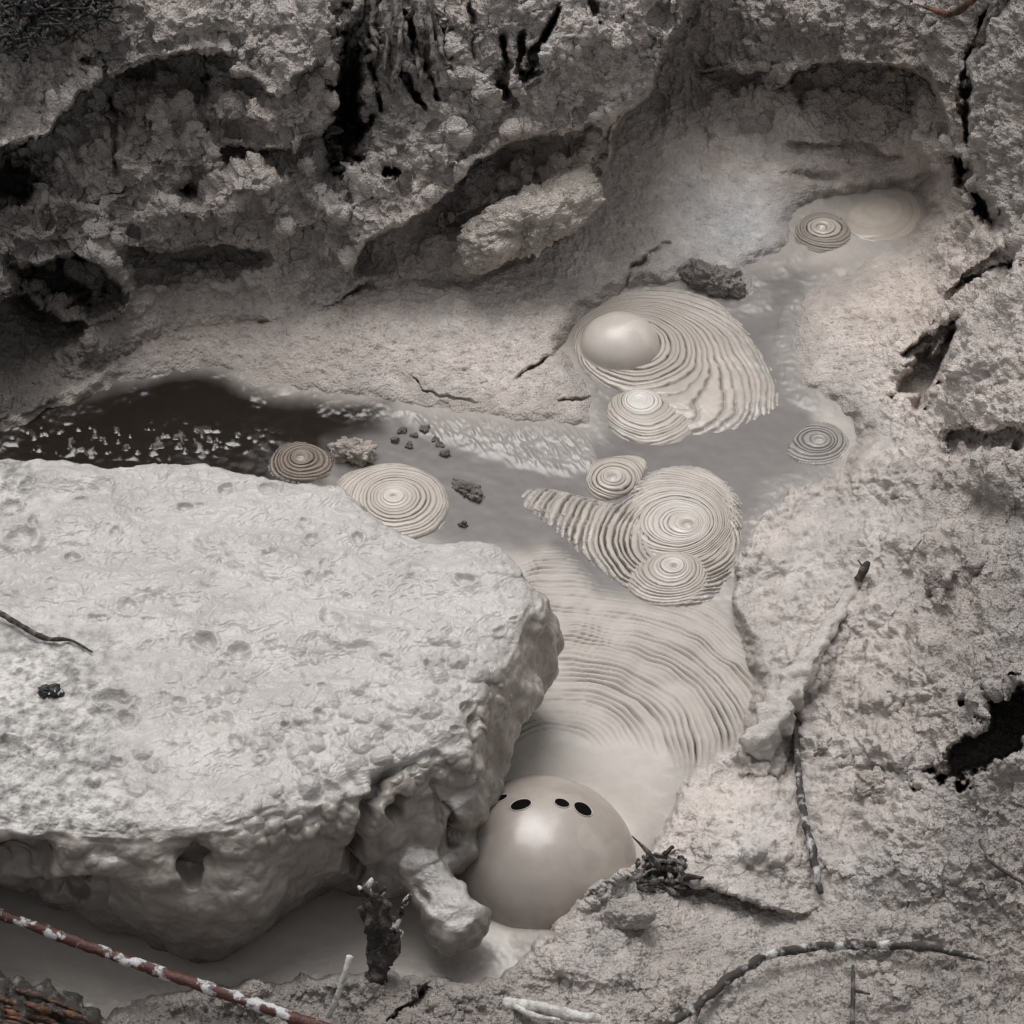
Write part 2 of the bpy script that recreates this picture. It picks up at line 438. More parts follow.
zb = blob(zb, 908, 360, 14, 10, .03); zb = blob(zb, 975, 350, 26, 34, .05); zb = blob(zb, 1005, 300, 30, 30, .03)
zb = undercut(zb, [(940,432),(965,425),(985,430),(1010,420),(1030,430)], .06, 20)
zb = crack(zb, [(1024,432),(1010,455),(1000,470)], 5, .05)
zb = blob(zb, 985, 748, 42, 15, -.34, -.5, 5); zb = blob(zb, 1024, 712, 36, 22, -.36, -.5, 5); zb = undercut(zb, [(938,770),(950,750),(985,725),(1024,695),(1060,680)], .06, 22, lip=.02)
zb = undercut(zb, [(636,868),(660,872),(700,884),(740,896),(790,914),(826,902)], .034, 24, lip=.014, ends=.3)
zb = blob(zb, 660, 880, 26, 16, -.06, .2, 3); zb = blob(zb, 640, 905, 14, 14, .03)
zb = undercut(zb, [(520,960),(530,930),(560,905),(600,885),(640,862)], -.02, 14)
zb = blob(zb, 740, 830, 70, 44, .025, .2, 3)
zb = undercut(zb, [(735,770),(780,770),(800,720),(800,690)], .0, 10, lip=.015)
zb = blob(zb, 790, 740, 12, 40, -.05, .05, 3)
zb = blob(zb, 812, 668, 14, 44, .035, .55, 3); zb = crack(zb, [(866,575),(845,610),(820,650),(800,690)], 5, .035)
zb = crack(zb, [(648,258),(632,270),(624,290),(598,318),(575,335),(555,358),(530,370),(512,380)], 2.6, .03, .05)
zb = crack(zb, [(672,240),(655,252),(640,262)], 2.0, .015)
zb = crack(zb, [(408,378),(425,394),(450,400),(480,402)], 1.8, .015)
zb = crack(zb, [(560,404),(580,402),(595,396)], 1.8, .015)
zb = crack(zb, [(415,995),(430,982),(440,975)], 3, .04); zb = crack(zb, [(385,1024),(405,1005),(432,985)], 3, .04)
zb = crack(zb, [(880,690),(905,700),(895,715)], 2, .02)
for (u, v, ru, rv, h) in [(945,575,9,12,.04),(935,600,12,14,.04),(880,700,22,12,.03),(750,745,24,20,.04),(775,715,20,20,.035),(860,470,40,30,.02),(560,960,26,22,.03),(700,990,50,22,.02),(985,560,30,30,.02),(350,985,40,20,.03),(250,1000,34,18,.03),(440,1000,30,16,.02),(820,175,26,5,-.02),(1000,620,26,26,.03),(930,640,14,16,.025),(760,500,20,8,.02),(830,540,40,26,.012),(905,530,30,30,.02),(740,640,12,40,.01),(900,470,40,24,.03),(960,545,34,28,.035),(925,665,30,22,.03),(880,745,34,18,.028),(960,865,44,24,.03),(850,860,30,16,.022),(1000,480,28,22,.03),(870,610,26,20,.022),(905,820,34,20,.025),(770,560,26,16,.016),(800,610,22,18,.016),(700,815,30,20,.02),(770,850,30,16,.018),(880,930,50,16,.02),(620,975,40,14,.02)]:
    zb = blob(zb, u, v, ru, rv, h)
zb = zb + 0.016 * NC * sstep(.03, .12, zb) + 0.012 * NA * sstep(.02, .1, zb) + 0.004 * NB
z = np.where(msk > 0.001, zb * (1 - msk) + np.maximum(zl, zb * 0 + .02) * msk, zb)
# the basin under the mud pool
sdp = poly_sd(U + 9 * NA + 4 * NB, V + 9 * un(30, 33, 3) + 4 * un(11, 36, 2), POOL)
softs = np.clip(sstep(520, 440, V) + .9 * sstep(590, 630, V) * sstep(760, 715, V) * sstep(690, 715, U), 0, 1)          # gentle shelving shore on the upper flats
sw = 4.5 + 13 * softs
inpool = sstep(sw, -sw, sdp) * (1 - msk)
lipd = np.exp(-((sdp - 10) / 9) ** 2) * (1 - msk) * sstep(430, 520, V) * 0.010
z = (np.maximum(z, 0.012 - .006 * softs) + lipd) * (1 - inpool) + (-0.05 + .03 * softs) * inpool
ZMAP = z
def tz(u, v):
    i = int(np.argmin(abs(va - v))); j = int(np.argmin(abs(ua - u)))
    return float(ZMAP[i, j])

P = at(U, V, z)
Nn = grid_normals(P)
Nn[..., 2] += 0.25; Nn /= np.linalg.norm(Nn, axis=-1, keepdims=True)
# (u, v, crumb, albedo, warmth, wet)
surf = [(60,100,1,.30,0,0),(250,20,1,.29,0,0),(150,150,.55,.22,.2,.1),(250,200,.8,.25,.1,0),(300,110,.8,.27,.1,0),(100,260,.7,.20,.1,.1),(30,350,.6,.07,.2,.2),(10,260,.8,.12,.1,.1),(70,310,.7,.10,.2,.2),(0,420,.4,.05,.3,.4),(120,365,.3,.12,.3,.4),(150,330,.3,.20,.2,.3),(330,220,.9,.30,0,0),(330,290,.9,.33,0,0),(450,170,1,.33,0,0),(560,90,1,.33,0,0),(640,50,1,.33,0,0),(430,240,.3,.26,.3,.2),(540,150,.3,.25,.4,.2),(430,60,.9,.27,0,0),(500,50,.9,.27,0,0),(360,110,.7,.2,0,0),  # low albedos paint in shade of the hollows and lower left bank
 (300,345,.15,.36,.3,.2),(220,360,.12,.30,.4,.4),(400,310,.35,.44,.1,.1),(500,310,.4,.45,.1,.1),(460,390,.3,.43,.2,.2),(580,290,.4,.46,.1,.1),(620,220,.3,.36,.2,.2),(640,150,.3,.34,.2,.3),(700,200,.1,.55,-.35,.3),(740,220,.1,.56,-.35,.3),(720,160,.2,.44,.1,.3),(800,170,.2,.50,.1,.2),(880,170,.3,.44,.4,.2),(770,200,.1,.54,-.2,.3),(700,90,1,.25,.1,0),(760,30,1,.27,.1,0),(850,30,1,.27,.1,0),(860,100,.5,.25,.5,.1),(930,100,1,.26,.3,0),(1000,80,1,.26,0,0),(1000,180,1,.26,0,0),(950,200,.3,.27,.3,.3),  # upper right recess floor lightened in colour to offset the bank's shade
 (930,250,.3,.38,.4,.2),(870,300,.2,.42,.3,.2),(900,300,.2,.43,.6,.2),(990,320,.6,.38,.1,.05),(850,370,.2,.45,.1,.2),(950,450,.5,.40,.1,.1),(1000,500,.6,.36,.1,.05),(860,450,.35,.46,.1,.2),(800,540,.3,.48,0,.2),(860,560,.3,.46,0,.15),(780,620,.3,.48,0,.2),(870,640,.35,.46,.2,.1),(950,620,.9,.38,.1,0),(980,680,1,.33,0,0),(830,740,.4,.44,.1,.1),(900,720,.6,.42,.1,.05),(880,800,.6,.42,.1,.05),(980,820,1,.30,0,0),(740,830,.22,.50,0,.3),(690,800,.2,.50,0,.3),(900,900,.8,.36,0,0),(780,900,.6,.40,0,.1),(820,980,.8,.34,.1,0),(950,980,.9,.30,.1,0),(620,960,.6,.38,0,.1),(560,930,.4,.40,.1,.1),(700,980,.6,.34,.1,.05),(450,1005,.9,.27,.1,0),(300,1005,.9,.25,.1,0),(200,1005,.9,.24,.1,0),(60,1010,.9,.18,.3,0),(1030,600,1,.32,0,0)]
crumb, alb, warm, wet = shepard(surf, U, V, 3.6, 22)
crumb = np.clip(crumb * (1 + .8 * NA) + .12, 0.05, 1.3)
crumb = crumb * (1 - softs * .85 * sstep(45, 5, sdp) * (1 - msk))
st_u = np.linalg.norm(np.gradient(P, axis=1), axis=-1) / np.gradient(ua)[None]; st_v = np.linalg.norm(np.gradient(P, axis=0), axis=-1) / np.gradient(va)[:, None]
stretch = np.maximum(st_u, st_v * .6) / PX
for ax_ in (0, 1):
    stretch = np.max([np.roll(stretch, k_, ax_) for k_ in (-1, 0, 1)], axis=0)
damp = 1 / (1 + (stretch / 6.5) ** 3)
Pf = P.reshape(-1, 3).astype(F32)
w1 = worley(Pf, 62, 1).reshape(U.shape); w2 = worley(Pf, 125, 2).reshape(U.shape)
lump = fbm(Pf, 9, 4, 40).reshape(U.shape); med = fbm(Pf, 42, 3, 50).reshape(U.shape); fin = fbm(Pf, 150, 2, 60).reshape(U.shape)
high = sstep(.03, .15, z)
right_flat = sstep(690, 780, U) * sstep(380, 470, V) * sstep(960, 800, V) * sstep(980, 880, U)
crumb = crumb * (1 - .62 * right_flat * sstep(930, 800, U))
bil = np.abs(fbm(Pf, 17, 3, 45)).reshape(U.shape)
disp = crumb * (1 + .3 * msk) * (0.010 * (0.6 - w1) + 0.008 * (0.55 - w2) + 0.009 * med + 0.005 * fin) + high * (0.045 * lump + .030 * (bil - .2) + (.4 + .6 * msk) * .054 * (.45 - worley(Pf + .02 * np.stack([lump.ravel()] * 3, -1).astype(F32), 13, 4).reshape(U.shape))) * (1 - .45 * right_flat) + right_flat * sstep(.02, .07, z) * .030 * (.3 - np.abs(fbm(Pf, 26, 2, 47)).reshape(U.shape)) + 0.0045 * med * (1 - crumb) + .0016 * fin
crumple = sstep(28, 6, sdp) * sstep(-6, 2, sdp) * sstep(440, 480, V) * sstep(660, 700, U) * sstep(700, 620, V)
# folded mud where the surface is smooth and wet
fold = np.abs(fbm(Pf * np.array([1, 1.8, 1], F32) + (0.03 * np.stack([NA.ravel(), NB.ravel(), NA.ravel()], -1)).astype(F32), 30, 2, 70).reshape(U.shape))
disp += (1 - np.clip(crumb, 0, 1)) * 0.012 * (0.25 - fold) * sstep(0.004, .022, z)
disp += crumple * .012 * (np.abs(fbm(Pf, 45, 2, 75)).reshape(U.shape) * 2 - .2)
rf2 = sstep(790, 840, U) * sstep(960, 900, U) * sstep(255, 290, V) * sstep(460, 400, V)
disp += (rf2 + .7 * right_flat) * sstep(.008, .03, z) * .016 * (.28 - np.abs(fbm(Pf * np.array([1, 1.7, 1], F32) + (.05 * np.stack([NA.ravel(), NC.ravel(), NA.ravel()], -1)).astype(F32), 22, 3, 77)).reshape(U.shape))
disp *= (.15 + .85 * damp)
disp *= 1 - softs * (1 - msk) * .9 * sstep(34, 6, sdp)
P = P + Nn * disp[..., None]
mott = fbm(Pf, 14, 4, 80).reshape(U.shape)
alb = np.minimum(alb * np.where(V < 460, 1.22 + .16 * msk, 1.0) * (1 - .10 * right_flat), .56) * (1 + 0.24 * mott)  # extra lift on the left bank stands in for bounced light
shm = softs * (1 - msk) * sstep(46, 4, sdp + 22 * NA) * .85
alb = alb * (1 - shm) + .325 * shm
tint = np.clip(warm + 0.3 * un(70, 90, 3), -.6, 1)[..., None]
neutral = np.array([1.04, .952, .895]); wrm = np.array([1.12, .94, .82]) - neutral; cool = np.array([.96, .975, 1.0]) - neutral
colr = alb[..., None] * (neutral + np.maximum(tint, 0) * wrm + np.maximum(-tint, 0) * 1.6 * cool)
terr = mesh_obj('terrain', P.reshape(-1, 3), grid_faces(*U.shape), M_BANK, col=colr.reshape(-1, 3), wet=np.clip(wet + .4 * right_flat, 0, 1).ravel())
tag(terr, 'crumbly grey mud banks and pale mud flats around the pool', kind='structure')
print('terrain', len(terr.data.vertices))

# ------------------------------------------------------------------ mud pool
pu = np.arange(-130, 960, 1.25); pv = np.arange(170, 1040, 1.25)
A, B = np.meshgrid(pu.astype(F32), pv.astype(F32))
sd = poly_sd(A, B, POOL)
Q = at(A, B, 0.0)
Qf = Q.reshape(-1, 3).astype(F32)
def qn(f, o, s): return fbm(Qf, f, o, s).reshape(A.shape)
# stretched flow folds round the lower bubble
c0 = at(548, 775)[:2]; Dv = np.array([0.10, 0.12])
q0 = Q[..., :2] - c0
qd = q0 @ Dv; dd = Dv @ Dv
tt = (-qd + np.sqrt(qd ** 2 + (1 - dd) * (q0 ** 2).sum(-1))) / (1 - dd)      # metres from the bubble, rings drifting
ang = np.arctan2(q0[..., 1], q0[..., 0])
wob = qn(3.2, 2, 3) * 0.034 + qn(9, 2, 4) * .007 + qn(24, 2, 5) * 0.0025
ph = (tt + wob) / 0.0100
fr = ph - np.floor(ph)
gdp = np.minimum(fr, 1 - fr)
bd = np.sin(np.floor(ph + .5) * 5.77) * 3758.5; bd = .15 + 1.1 * (bd - np.floor(bd))
rid = 1 - bd * np.exp(-(gdp / (.16 + .14 * qn(12, 2, 6))) ** 2) + .3 * fr
FLOW = [(530,555),(560,545),(600,590),(650,610),(715,612),(745,640),(758,690),(738,745),(692,772),(668,752),(630,738),(560,735),(520,738),(500,700)]
fm = sstep(10, -14, poly_sd(A + 8 * qn(8, 2, 9), B + 8 * qn(8, 2, 11), FLOW))
ramp = fm * (0.42 + 0.75 * sstep(-.25, .35, qn(6, 3, 13) + .1))
zz = ramp * (0.0080 * rid + 0.008 * qn(12, 2, 15))
rB = np.linalg.norm(Q[..., :2] - at(541, 864)[:2], axis=-1)
zz = zz + .016 * np.exp(-((rB - .17) / .05) ** 2)
# ring of thicker mud beyond the folds and smooth collar round the bubble
zz = zz + 0.0008 * qn(30, 2, 17)
# streaky skin near shore
shore = sstep(-22, -2, sd) * sstep(0.0, .25, qn(9, 2, 19) + .15)
zz = zz + shore * (0.004 * np.abs(qn(38, 3, 21)) + .002)
STREAK = [(395,412),(470,415),(590,432),(600,470),(560,470),(500,455),(440,440)]
sm = sstep(8, -8, poly_sd(A + 10 * qn(9, 2, 23), B + 10 * qn(9, 2, 25), STREAK))
sp_ = Qf * np.array([3.2, 1, 1], F32); sp_[:, 0] += 1.6 * Qf[:, 1]
zz = zz + sm * (0.011 * np.abs(fbm(sp_, 14, 4, 27)).reshape(A.shape) + .003)
# colour zones
GREY = [(742,272),(790,262),(830,272),(812,300),(800,345),(815,400),(840,480),(765,530),(745,560),(690,606),(600,590),(545,548),(450,552),(330,490),(320,430),(380,405),(480,428),(600,432),(570,345),(650,278)]
gm = sstep(14, -14, poly_sd(A + 12 * qn(6, 3, 31), B + 12 * qn(6, 3, 33), GREY))
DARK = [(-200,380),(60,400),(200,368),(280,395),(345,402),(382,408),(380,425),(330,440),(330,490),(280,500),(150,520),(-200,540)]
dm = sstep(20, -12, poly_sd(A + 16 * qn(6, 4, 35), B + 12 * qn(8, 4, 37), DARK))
FOAM = (sstep(.17, .27, qn(46, 4, 39) + .6 * qn(11, 2, 40)) * np.exp(-((A - 130) / 90) ** 2 - ((B - 440) / 12) ** 2) * 1.6).clip(0, 1)
beige = np.array([.405, .37, .338]); grey = np.array([.150, .138, .131]); dark = np.array([.016, .012, .0095])  # dark: brown water with the bank's shade and reflection painted in
c = beige * (1 + .10 * qn(5, 3, 41))[..., None]
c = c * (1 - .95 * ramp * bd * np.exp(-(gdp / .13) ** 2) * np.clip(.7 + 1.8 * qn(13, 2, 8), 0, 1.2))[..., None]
c = c * (1 - gm[..., None]) + grey * gm[..., None] * (1 + .15 * qn(9, 3, 43))[..., None]
edge_ = sstep(-34, -2, sd + 26 * qn(7, 3, 46)) * (1 - fm)
sh2 = (np.maximum(np.maximum(sm, .6 * shore), .8 * edge_) * (1 - dm))[..., None]
zz = zz + edge_ * (1 - dm) * (.0045 * np.abs(qn(24, 3, 47)) + .0008)
c = c * (1 - sh2 * .8) + np.array([.28, .258, .242]) * sh2 * .8
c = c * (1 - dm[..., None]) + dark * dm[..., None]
c = c * (1 - FOAM[..., None]) + np.array([.10, .085, .075]) * FOAM[..., None]
zz = zz + FOAM * .006
LOW = [(-200,860),(320,880),(480,920),(520,960),(300,1010),(-200,1010)]
lm = sstep(20, -20, poly_sd(A, B, LOW))
c = c * (1 - .04 * lm[..., None])
pw = np.clip(.55 + .22 * gm + .5 * dm - .5 * ramp - .3 * shore + .2 * lm - .8 * FOAM, 0, 1)
Q[..., 2] += zz
fc = grid_faces(*A.shape)
keep = (sd.ravel()[fc] < 26).any(1)
fc = fc[keep]
used = np.unique(fc); remap = np.full(A.size, -1, np.int32); remap[used] = np.arange(len(used))
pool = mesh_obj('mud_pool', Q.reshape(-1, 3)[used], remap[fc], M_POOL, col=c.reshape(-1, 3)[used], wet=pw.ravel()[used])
tag(pool, 'smooth beige and grey liquid mud with rippled flow folds', kind='structure')

# ------------------------------------------------------------------ mud swirls
def swirl(label, c0, outline, H, period=5.0, pale=.12, amp=2.2, r0=None, tan=(.40, .358, .32), palec=(.50, .465, .432), dip=1.0, seed=0, z0=0.0, sharp=0.8, name='mud_swirl', drift=None, ragged=0.0, dark=.72, centre=None, fan=None):
    O = at([p[0] for p in outline], [p[1] for p in outline])[:, :2]
    C = at(*c0)[:2]
    # closed smooth outline
    n = len(O); pts = []
    for k in range(n):
        p0, p1, p2, p3 = O[k - 1], O[k], O[(k + 1) % n], O[(k + 2) % n]
        for s in np.linspace(0, 1, 24, endpoint=False):
            pts.append(.5 * ((2 * p1) + (p2 - p0) * s + (2 * p0 - 5 * p1 + 4 * p2 - p3) * s * s + (3 * p1 - p0 - 3 * p2 + p3) * s ** 3))
    pts = np.array(pts) - C
    an = np.arctan2(pts[:, 1], pts[:, 0]); rd = np.hypot(pts[:, 0], pts[:, 1])
    o_ = np.argsort(an); an, rd = an[o_], rd[o_]
    nth = 640
    th = np.linspace(-math.pi, math.pi, nth, endpoint=False)
    R = np.interp(th, np.concatenate([an - 2 * math.pi, an, an + 2 * math.pi]), np.concatenate([rd, rd, rd]))
    k = np.ones(9) / 9
    R = np.convolve(np.concatenate([R[-8:], R, R[:8]]), k, 'same')[8:-8]
    if ragged:
        rg = np.stack([np.cos(th) * 9, np.sin(th) * 9, th * 0], -1)
        R = R * (1 + ragged * fbm(rg, 2.2, 3, seed))
    Rm = R.min() if r0 is None else r0 * PX
    nt = int(max(90, min(330, R.max() / PX * 2.3)))
    t = np.linspace(0.004, 1.0, nt)
    T, TH = np.meshgrid(t, th, indexing='ij')
    RR = np.broadcast_to(R, T.shape)
    rr = T * (Rm * (1 - T) + RR * T)
    X = C[0] + rr * np.cos(TH); Y = C[1] + rr * np.sin(TH)
    G = np.stack([X, Y, np.full_like(X, seed * 1.7)], -1).reshape(-1, 3).astype(F32)
    wb = fbm(G, 7, 2, seed).reshape(X.shape); wb2 = fbm(G, 45, 2, seed + 4).reshape(X.shape)
    Rref = float(np.median(R))
    s = T * Rref / PX                                         # ring distance
    if drift is not None:                                     # rings whose centres wander off downstream
        E = at(*(centre or c0))[:2]; Dr = np.array(drift); d2 = Dr @ Dr
        qx, qy = X - E[0], Y - E[1]; qq = qx * Dr[0] + qy * Dr[1]
        s = (-qq + np.sqrt(qq ** 2 + (1 - d2) * (qx ** 2 + qy ** 2))) / (1 - d2) / PX
    if fan is not None:
        s = s - fan[0] * np.exp(-((TH - fan[1]) / fan[2]) ** 2) * sstep(55, 125, s)
    irr = pn(np.stack([s.ravel() / 9, s.ravel() * 0 + seed, s.ravel() * 0], -1), 1, seed).reshape(s.shape)
    s = s + 4.5 * irr
    ph = (s + 8 * wb * T + .8 * wb2 * (.4 + T)) / period
    frac = ph - np.floor(ph)
    gd = np.minimum(frac, 1 - frac)
    band = np.floor(ph + .5); bs = np.sin(band * 7.131 + seed) * 4375.85; bs = bs - np.floor(bs)
    bs = .25 + .9 * bs
    rid = 1 - bs * np.exp(-(gd / (.13 + .09 * wb2)) ** 2) + .2 * frac
    am = 1.3 * amp * PX * (0.25 + 0.78 * sstep(.1, .75, T)) * (1 + .5 * fbm(G, 16, 2, seed + 9).reshape(X.shape))
    Z = z0 + .42 * H * (1 - T ** 3.0) - 0.007 * sstep(.9, 1, T) + am * (rid - .6) * sstep(1, .96, T)
    Z = Z - dip * 2.6 * PX * np.exp(-(s / 5.0) ** 2) + dip * 1.6 * PX * np.exp(-((s - 9) / 5.0) ** 2)
    Z = Z + .004 * wb * T
    pm = sstep(pale + .18, pale - .02, (T if drift is None or fan is not None else np.minimum(1.2, s * PX / Rref)) + .12 * wb)[..., None]
    cl = np.array(tan) * (1 - pm) + np.array(palec) * pm
    cl = cl * (1 + .12 * wb2 + .14 * wb)[..., None]
    band = np.floor(ph); bv = np.sin(band * 12.9898 + seed) * 43758.5453; bv = bv - np.floor(bv)
    cl = cl * (1 + .16 * (bv - .5) * sstep(.05, .4, T))[..., None]
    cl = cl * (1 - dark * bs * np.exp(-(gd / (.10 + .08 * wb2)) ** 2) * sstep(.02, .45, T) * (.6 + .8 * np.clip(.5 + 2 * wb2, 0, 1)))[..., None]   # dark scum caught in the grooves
    ef = (.75 * sstep(.86, 1.0, T + .15 * wb2))[..., None]                     # rim thins into the surrounding mud
    cl = cl * (1 - ef) + np.array([.27, .252, .24]) * ef
    V3 = np.stack([X, Y, Z], -1).reshape(-1, 3)
    V3 = np.concatenate([V3, [[C[0], C[1], float(Z[0].mean())]]])
    fq = grid_faces(nt, nth, True)
    ctr = len(V3) - 1
    a = np.arange(nth); b = (a + 1) % nth
    fan = np.stack([a, b, np.full(nth, ctr), np.full(nth, ctr)], -1)
    # fan triangles as their own face array
    me_faces = [tuple(x) for x in np.stack([a, b, np.full(nth, ctr)], -1)]
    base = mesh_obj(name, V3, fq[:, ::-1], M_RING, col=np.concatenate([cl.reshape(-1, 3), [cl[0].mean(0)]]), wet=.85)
    bm = bmesh.new(); bm.from_mesh(base.data); bm.verts.ensure_lookup_table()
    for f in me_faces:
        try:
            ff = bm.faces.new([bm.verts[i] for i in f]); ff.smooth = True
        except ValueError:
            pass
    bmesh.ops.recalc_face_normals(bm, faces=bm.faces)
    bm.to_mesh(base.data); bm.free()
    # origin at the swirl's centre
    off = Vector((float(C[0]), float(C[1]), z0))
    base.data.transform(Matrix.Translation(-off)); base.location = off
    tag(base, label, 'mud swirl', 'ringed mud swirls in the pool')
    return base

swirl('fan of spiky mud folds trailing left of the pair of ringed swirls', (668,545), [(506,497),(522,487),(550,487),(590,497),(618,500),(640,472),(690,462),(735,482),(748,520),(742,560),(725,592),(695,612),(655,609),(610,582),(560,540),(530,515)], .022, 5.6, .0, 4.2, 45, (.37, .335, .30), dip=0, seed=2, name='mud_fold_fan', drift=(-.15,.05), centre=(690,545), ragged=.05, dark=.6)
swirl('largest ringed mud swirl, spreading right from the smooth upper bubble', (622,342), [(570,348),(577,322),(600,301),(640,285),(690,285),(735,307),(765,345),(785,385),(789,408),(768,426),(737,437),(700,441),(660,425),(620,398),(585,378)], .040, 4.2, .34, 2.4, 60, seed=3, dip=0, drift=(.25,-.30), centre=(622,343), fan=(44, -1.15, .85), ragged=.025)
swirl('small mud swirl with flat white centre below the upper bubble', (637,405), [(604,414),(611,398),(640,389),(674,393),(692,405),(701,425),(690,441),(665,449),(630,445),(608,433)], .042, 3.7, .40, 1.0, 26, palec=(.56, .53, .50), dip=.2, seed=4, drift=(.2,-.15))
swirl('small mud swirl above left of the big double swirl', (612,484), [(584,484),(589,464),(612,455),(640,454),(650,464),(642,483),(626,496),(605,502),(590,497)], .036, 3.6, .25, 1.4, 24, seed=5, dip=1.3, drift=(.05,.15))
swirl('broad pale mud swirl with tight rings round an off centre eye', (689,533), [(617,524),(624,502),(642,472),(672,461),(708,466),(736,490),(743,522),(736,552),(714,572),(680,572),(645,568),(626,548)], .046, 3.7, .50, 1.3, 40, palec=(.475, .437, .398), seed=6, drift=(-.38,.22), dip=1.2)
swirl('round mud swirl nested against the lower edge of the broad pale swirl', (674,574), [(622,585),(634,564),(668,550),(700,556),(714,574),(710,593),(692,608),(660,610),(636,602)], .050, 3.6, .32, 1.2, 30, palec=(.475, .437, .398), seed=7, dip=1.3, drift=(-.15,.05))
swirl('ringed mud swirl half hidden behind the back edge of the boulder', (393,502), [(333,482),(362,466),(400,462),(436,474),(451,495),(449,522),(430,538),(395,545),(350,525)], .036, 4.0, .18, 1.6, 40, seed=8, drift=(.08,-.05))
swirl('little dark mud swirl at the right shore of the grey stream', (820,443), [(785,456),(794,434),(815,420),(841,426),(853,445),(842,464),(810,468)], .012, 4.6, .1, 1.8, 20, (.24, .22, .205), (.44, .41, .38), seed=9, ragged=.08, drift=(-.2,.1))
swirl('small mud swirl at the upper end of the stream beside the beige flow', (820,231), [(791,240),(799,219),(823,211),(849,221),(853,240),(830,254),(804,254)], .020, 4.6, .40, 1.6, 20, (.28, .245, .215), (.48, .435, .39), seed=10, ragged=.06, drift=(.25,.1))
swirl('small brown mud swirl at the edge of the dark water', (300,460), [(266,465),(279,447),(305,442),(331,455),(332,476),(300,485),(273,479)], .016, 4.4, .1, 2.0, 20, (.17, .135, .11), (.36, .31, .27), seed=11, ragged=.08, drift=(.2,-.1))
flow = swirl('smooth beige tongue of mud flowing from the upper right bank', (885,214), [(842,230),(848,208),(870,196),(905,188),(930,186),(932,205),(925,228),(900,243),(868,246)], .022, 17, .5, .3, 24, (.40, .35, .305), (.45, .40, .35), dip=0, seed=12, name='mud_tongue', dark=.12, drift=(-.4,.1))
del flow['group']; flow['category'] = 'mud flow'

# ------------------------------------------------------------------ bubbles
def bubble_k(G, seed):                                        # a slightly uneven skin
    return 1 + .03 * fbm(G, 6, 2, seed) + .006 * fbm(G, 22, 2, seed + 7)

def bubble(name, label, c0, rpx, hratio, collar=1.28, colr=(.315, .279, .25), seed=0, mat=None):
    C = at(*c0); R = rpx * PX
    nth, nr = 220, 120
    s = np.linspace(0, 1, nr)
    rs, zs = [], []
    for x in s:
        if x < .8:
            a = x / .8 * math.pi / 2 * .93
            rs.append(R * math.sin(a)); zs.append(R * hratio * math.cos(a))
        else:
            f = (x - .8) / .2
            ra, za = R * math.sin(math.pi / 2 * .93), R * hratio * math.cos(math.pi / 2 * .93)
            rs.append(ra + (R * collar - ra) * f ** 1.35); zs.append(za * (1 - f) ** 2.6 - .004 * f)
    th = np.linspace(0, 2 * math.pi, nth, endpoint=False)
    RS, TH = np.meshgrid(np.array(rs), th, indexing='ij'); ZS = np.broadcast_to(np.array(zs)[:, None], RS.shape)
    X = RS * np.cos(TH); Y = RS * np.sin(TH)
    G = np.stack([X, Y, ZS], -1).reshape(-1, 3)
    k = bubble_k(G, seed).reshape(X.shape)
    V3 = np.stack([X * k, Y * k, ZS * k], -1).reshape(-1, 3)
    m = fbm(G * np.array([1.6, 1, .5]), 14, 4, seed + 3)
    cl = np.array(colr) * (1 + .10 * m + .10 * sstep(.02, .06, fbm(G, 7, 3, seed + 5)))[:, None]
    o = mesh_obj(name, V3, grid_faces(nr, nth, True), mat or M_BUBBLE, col=cl, wet=.85)
    return o, C, R

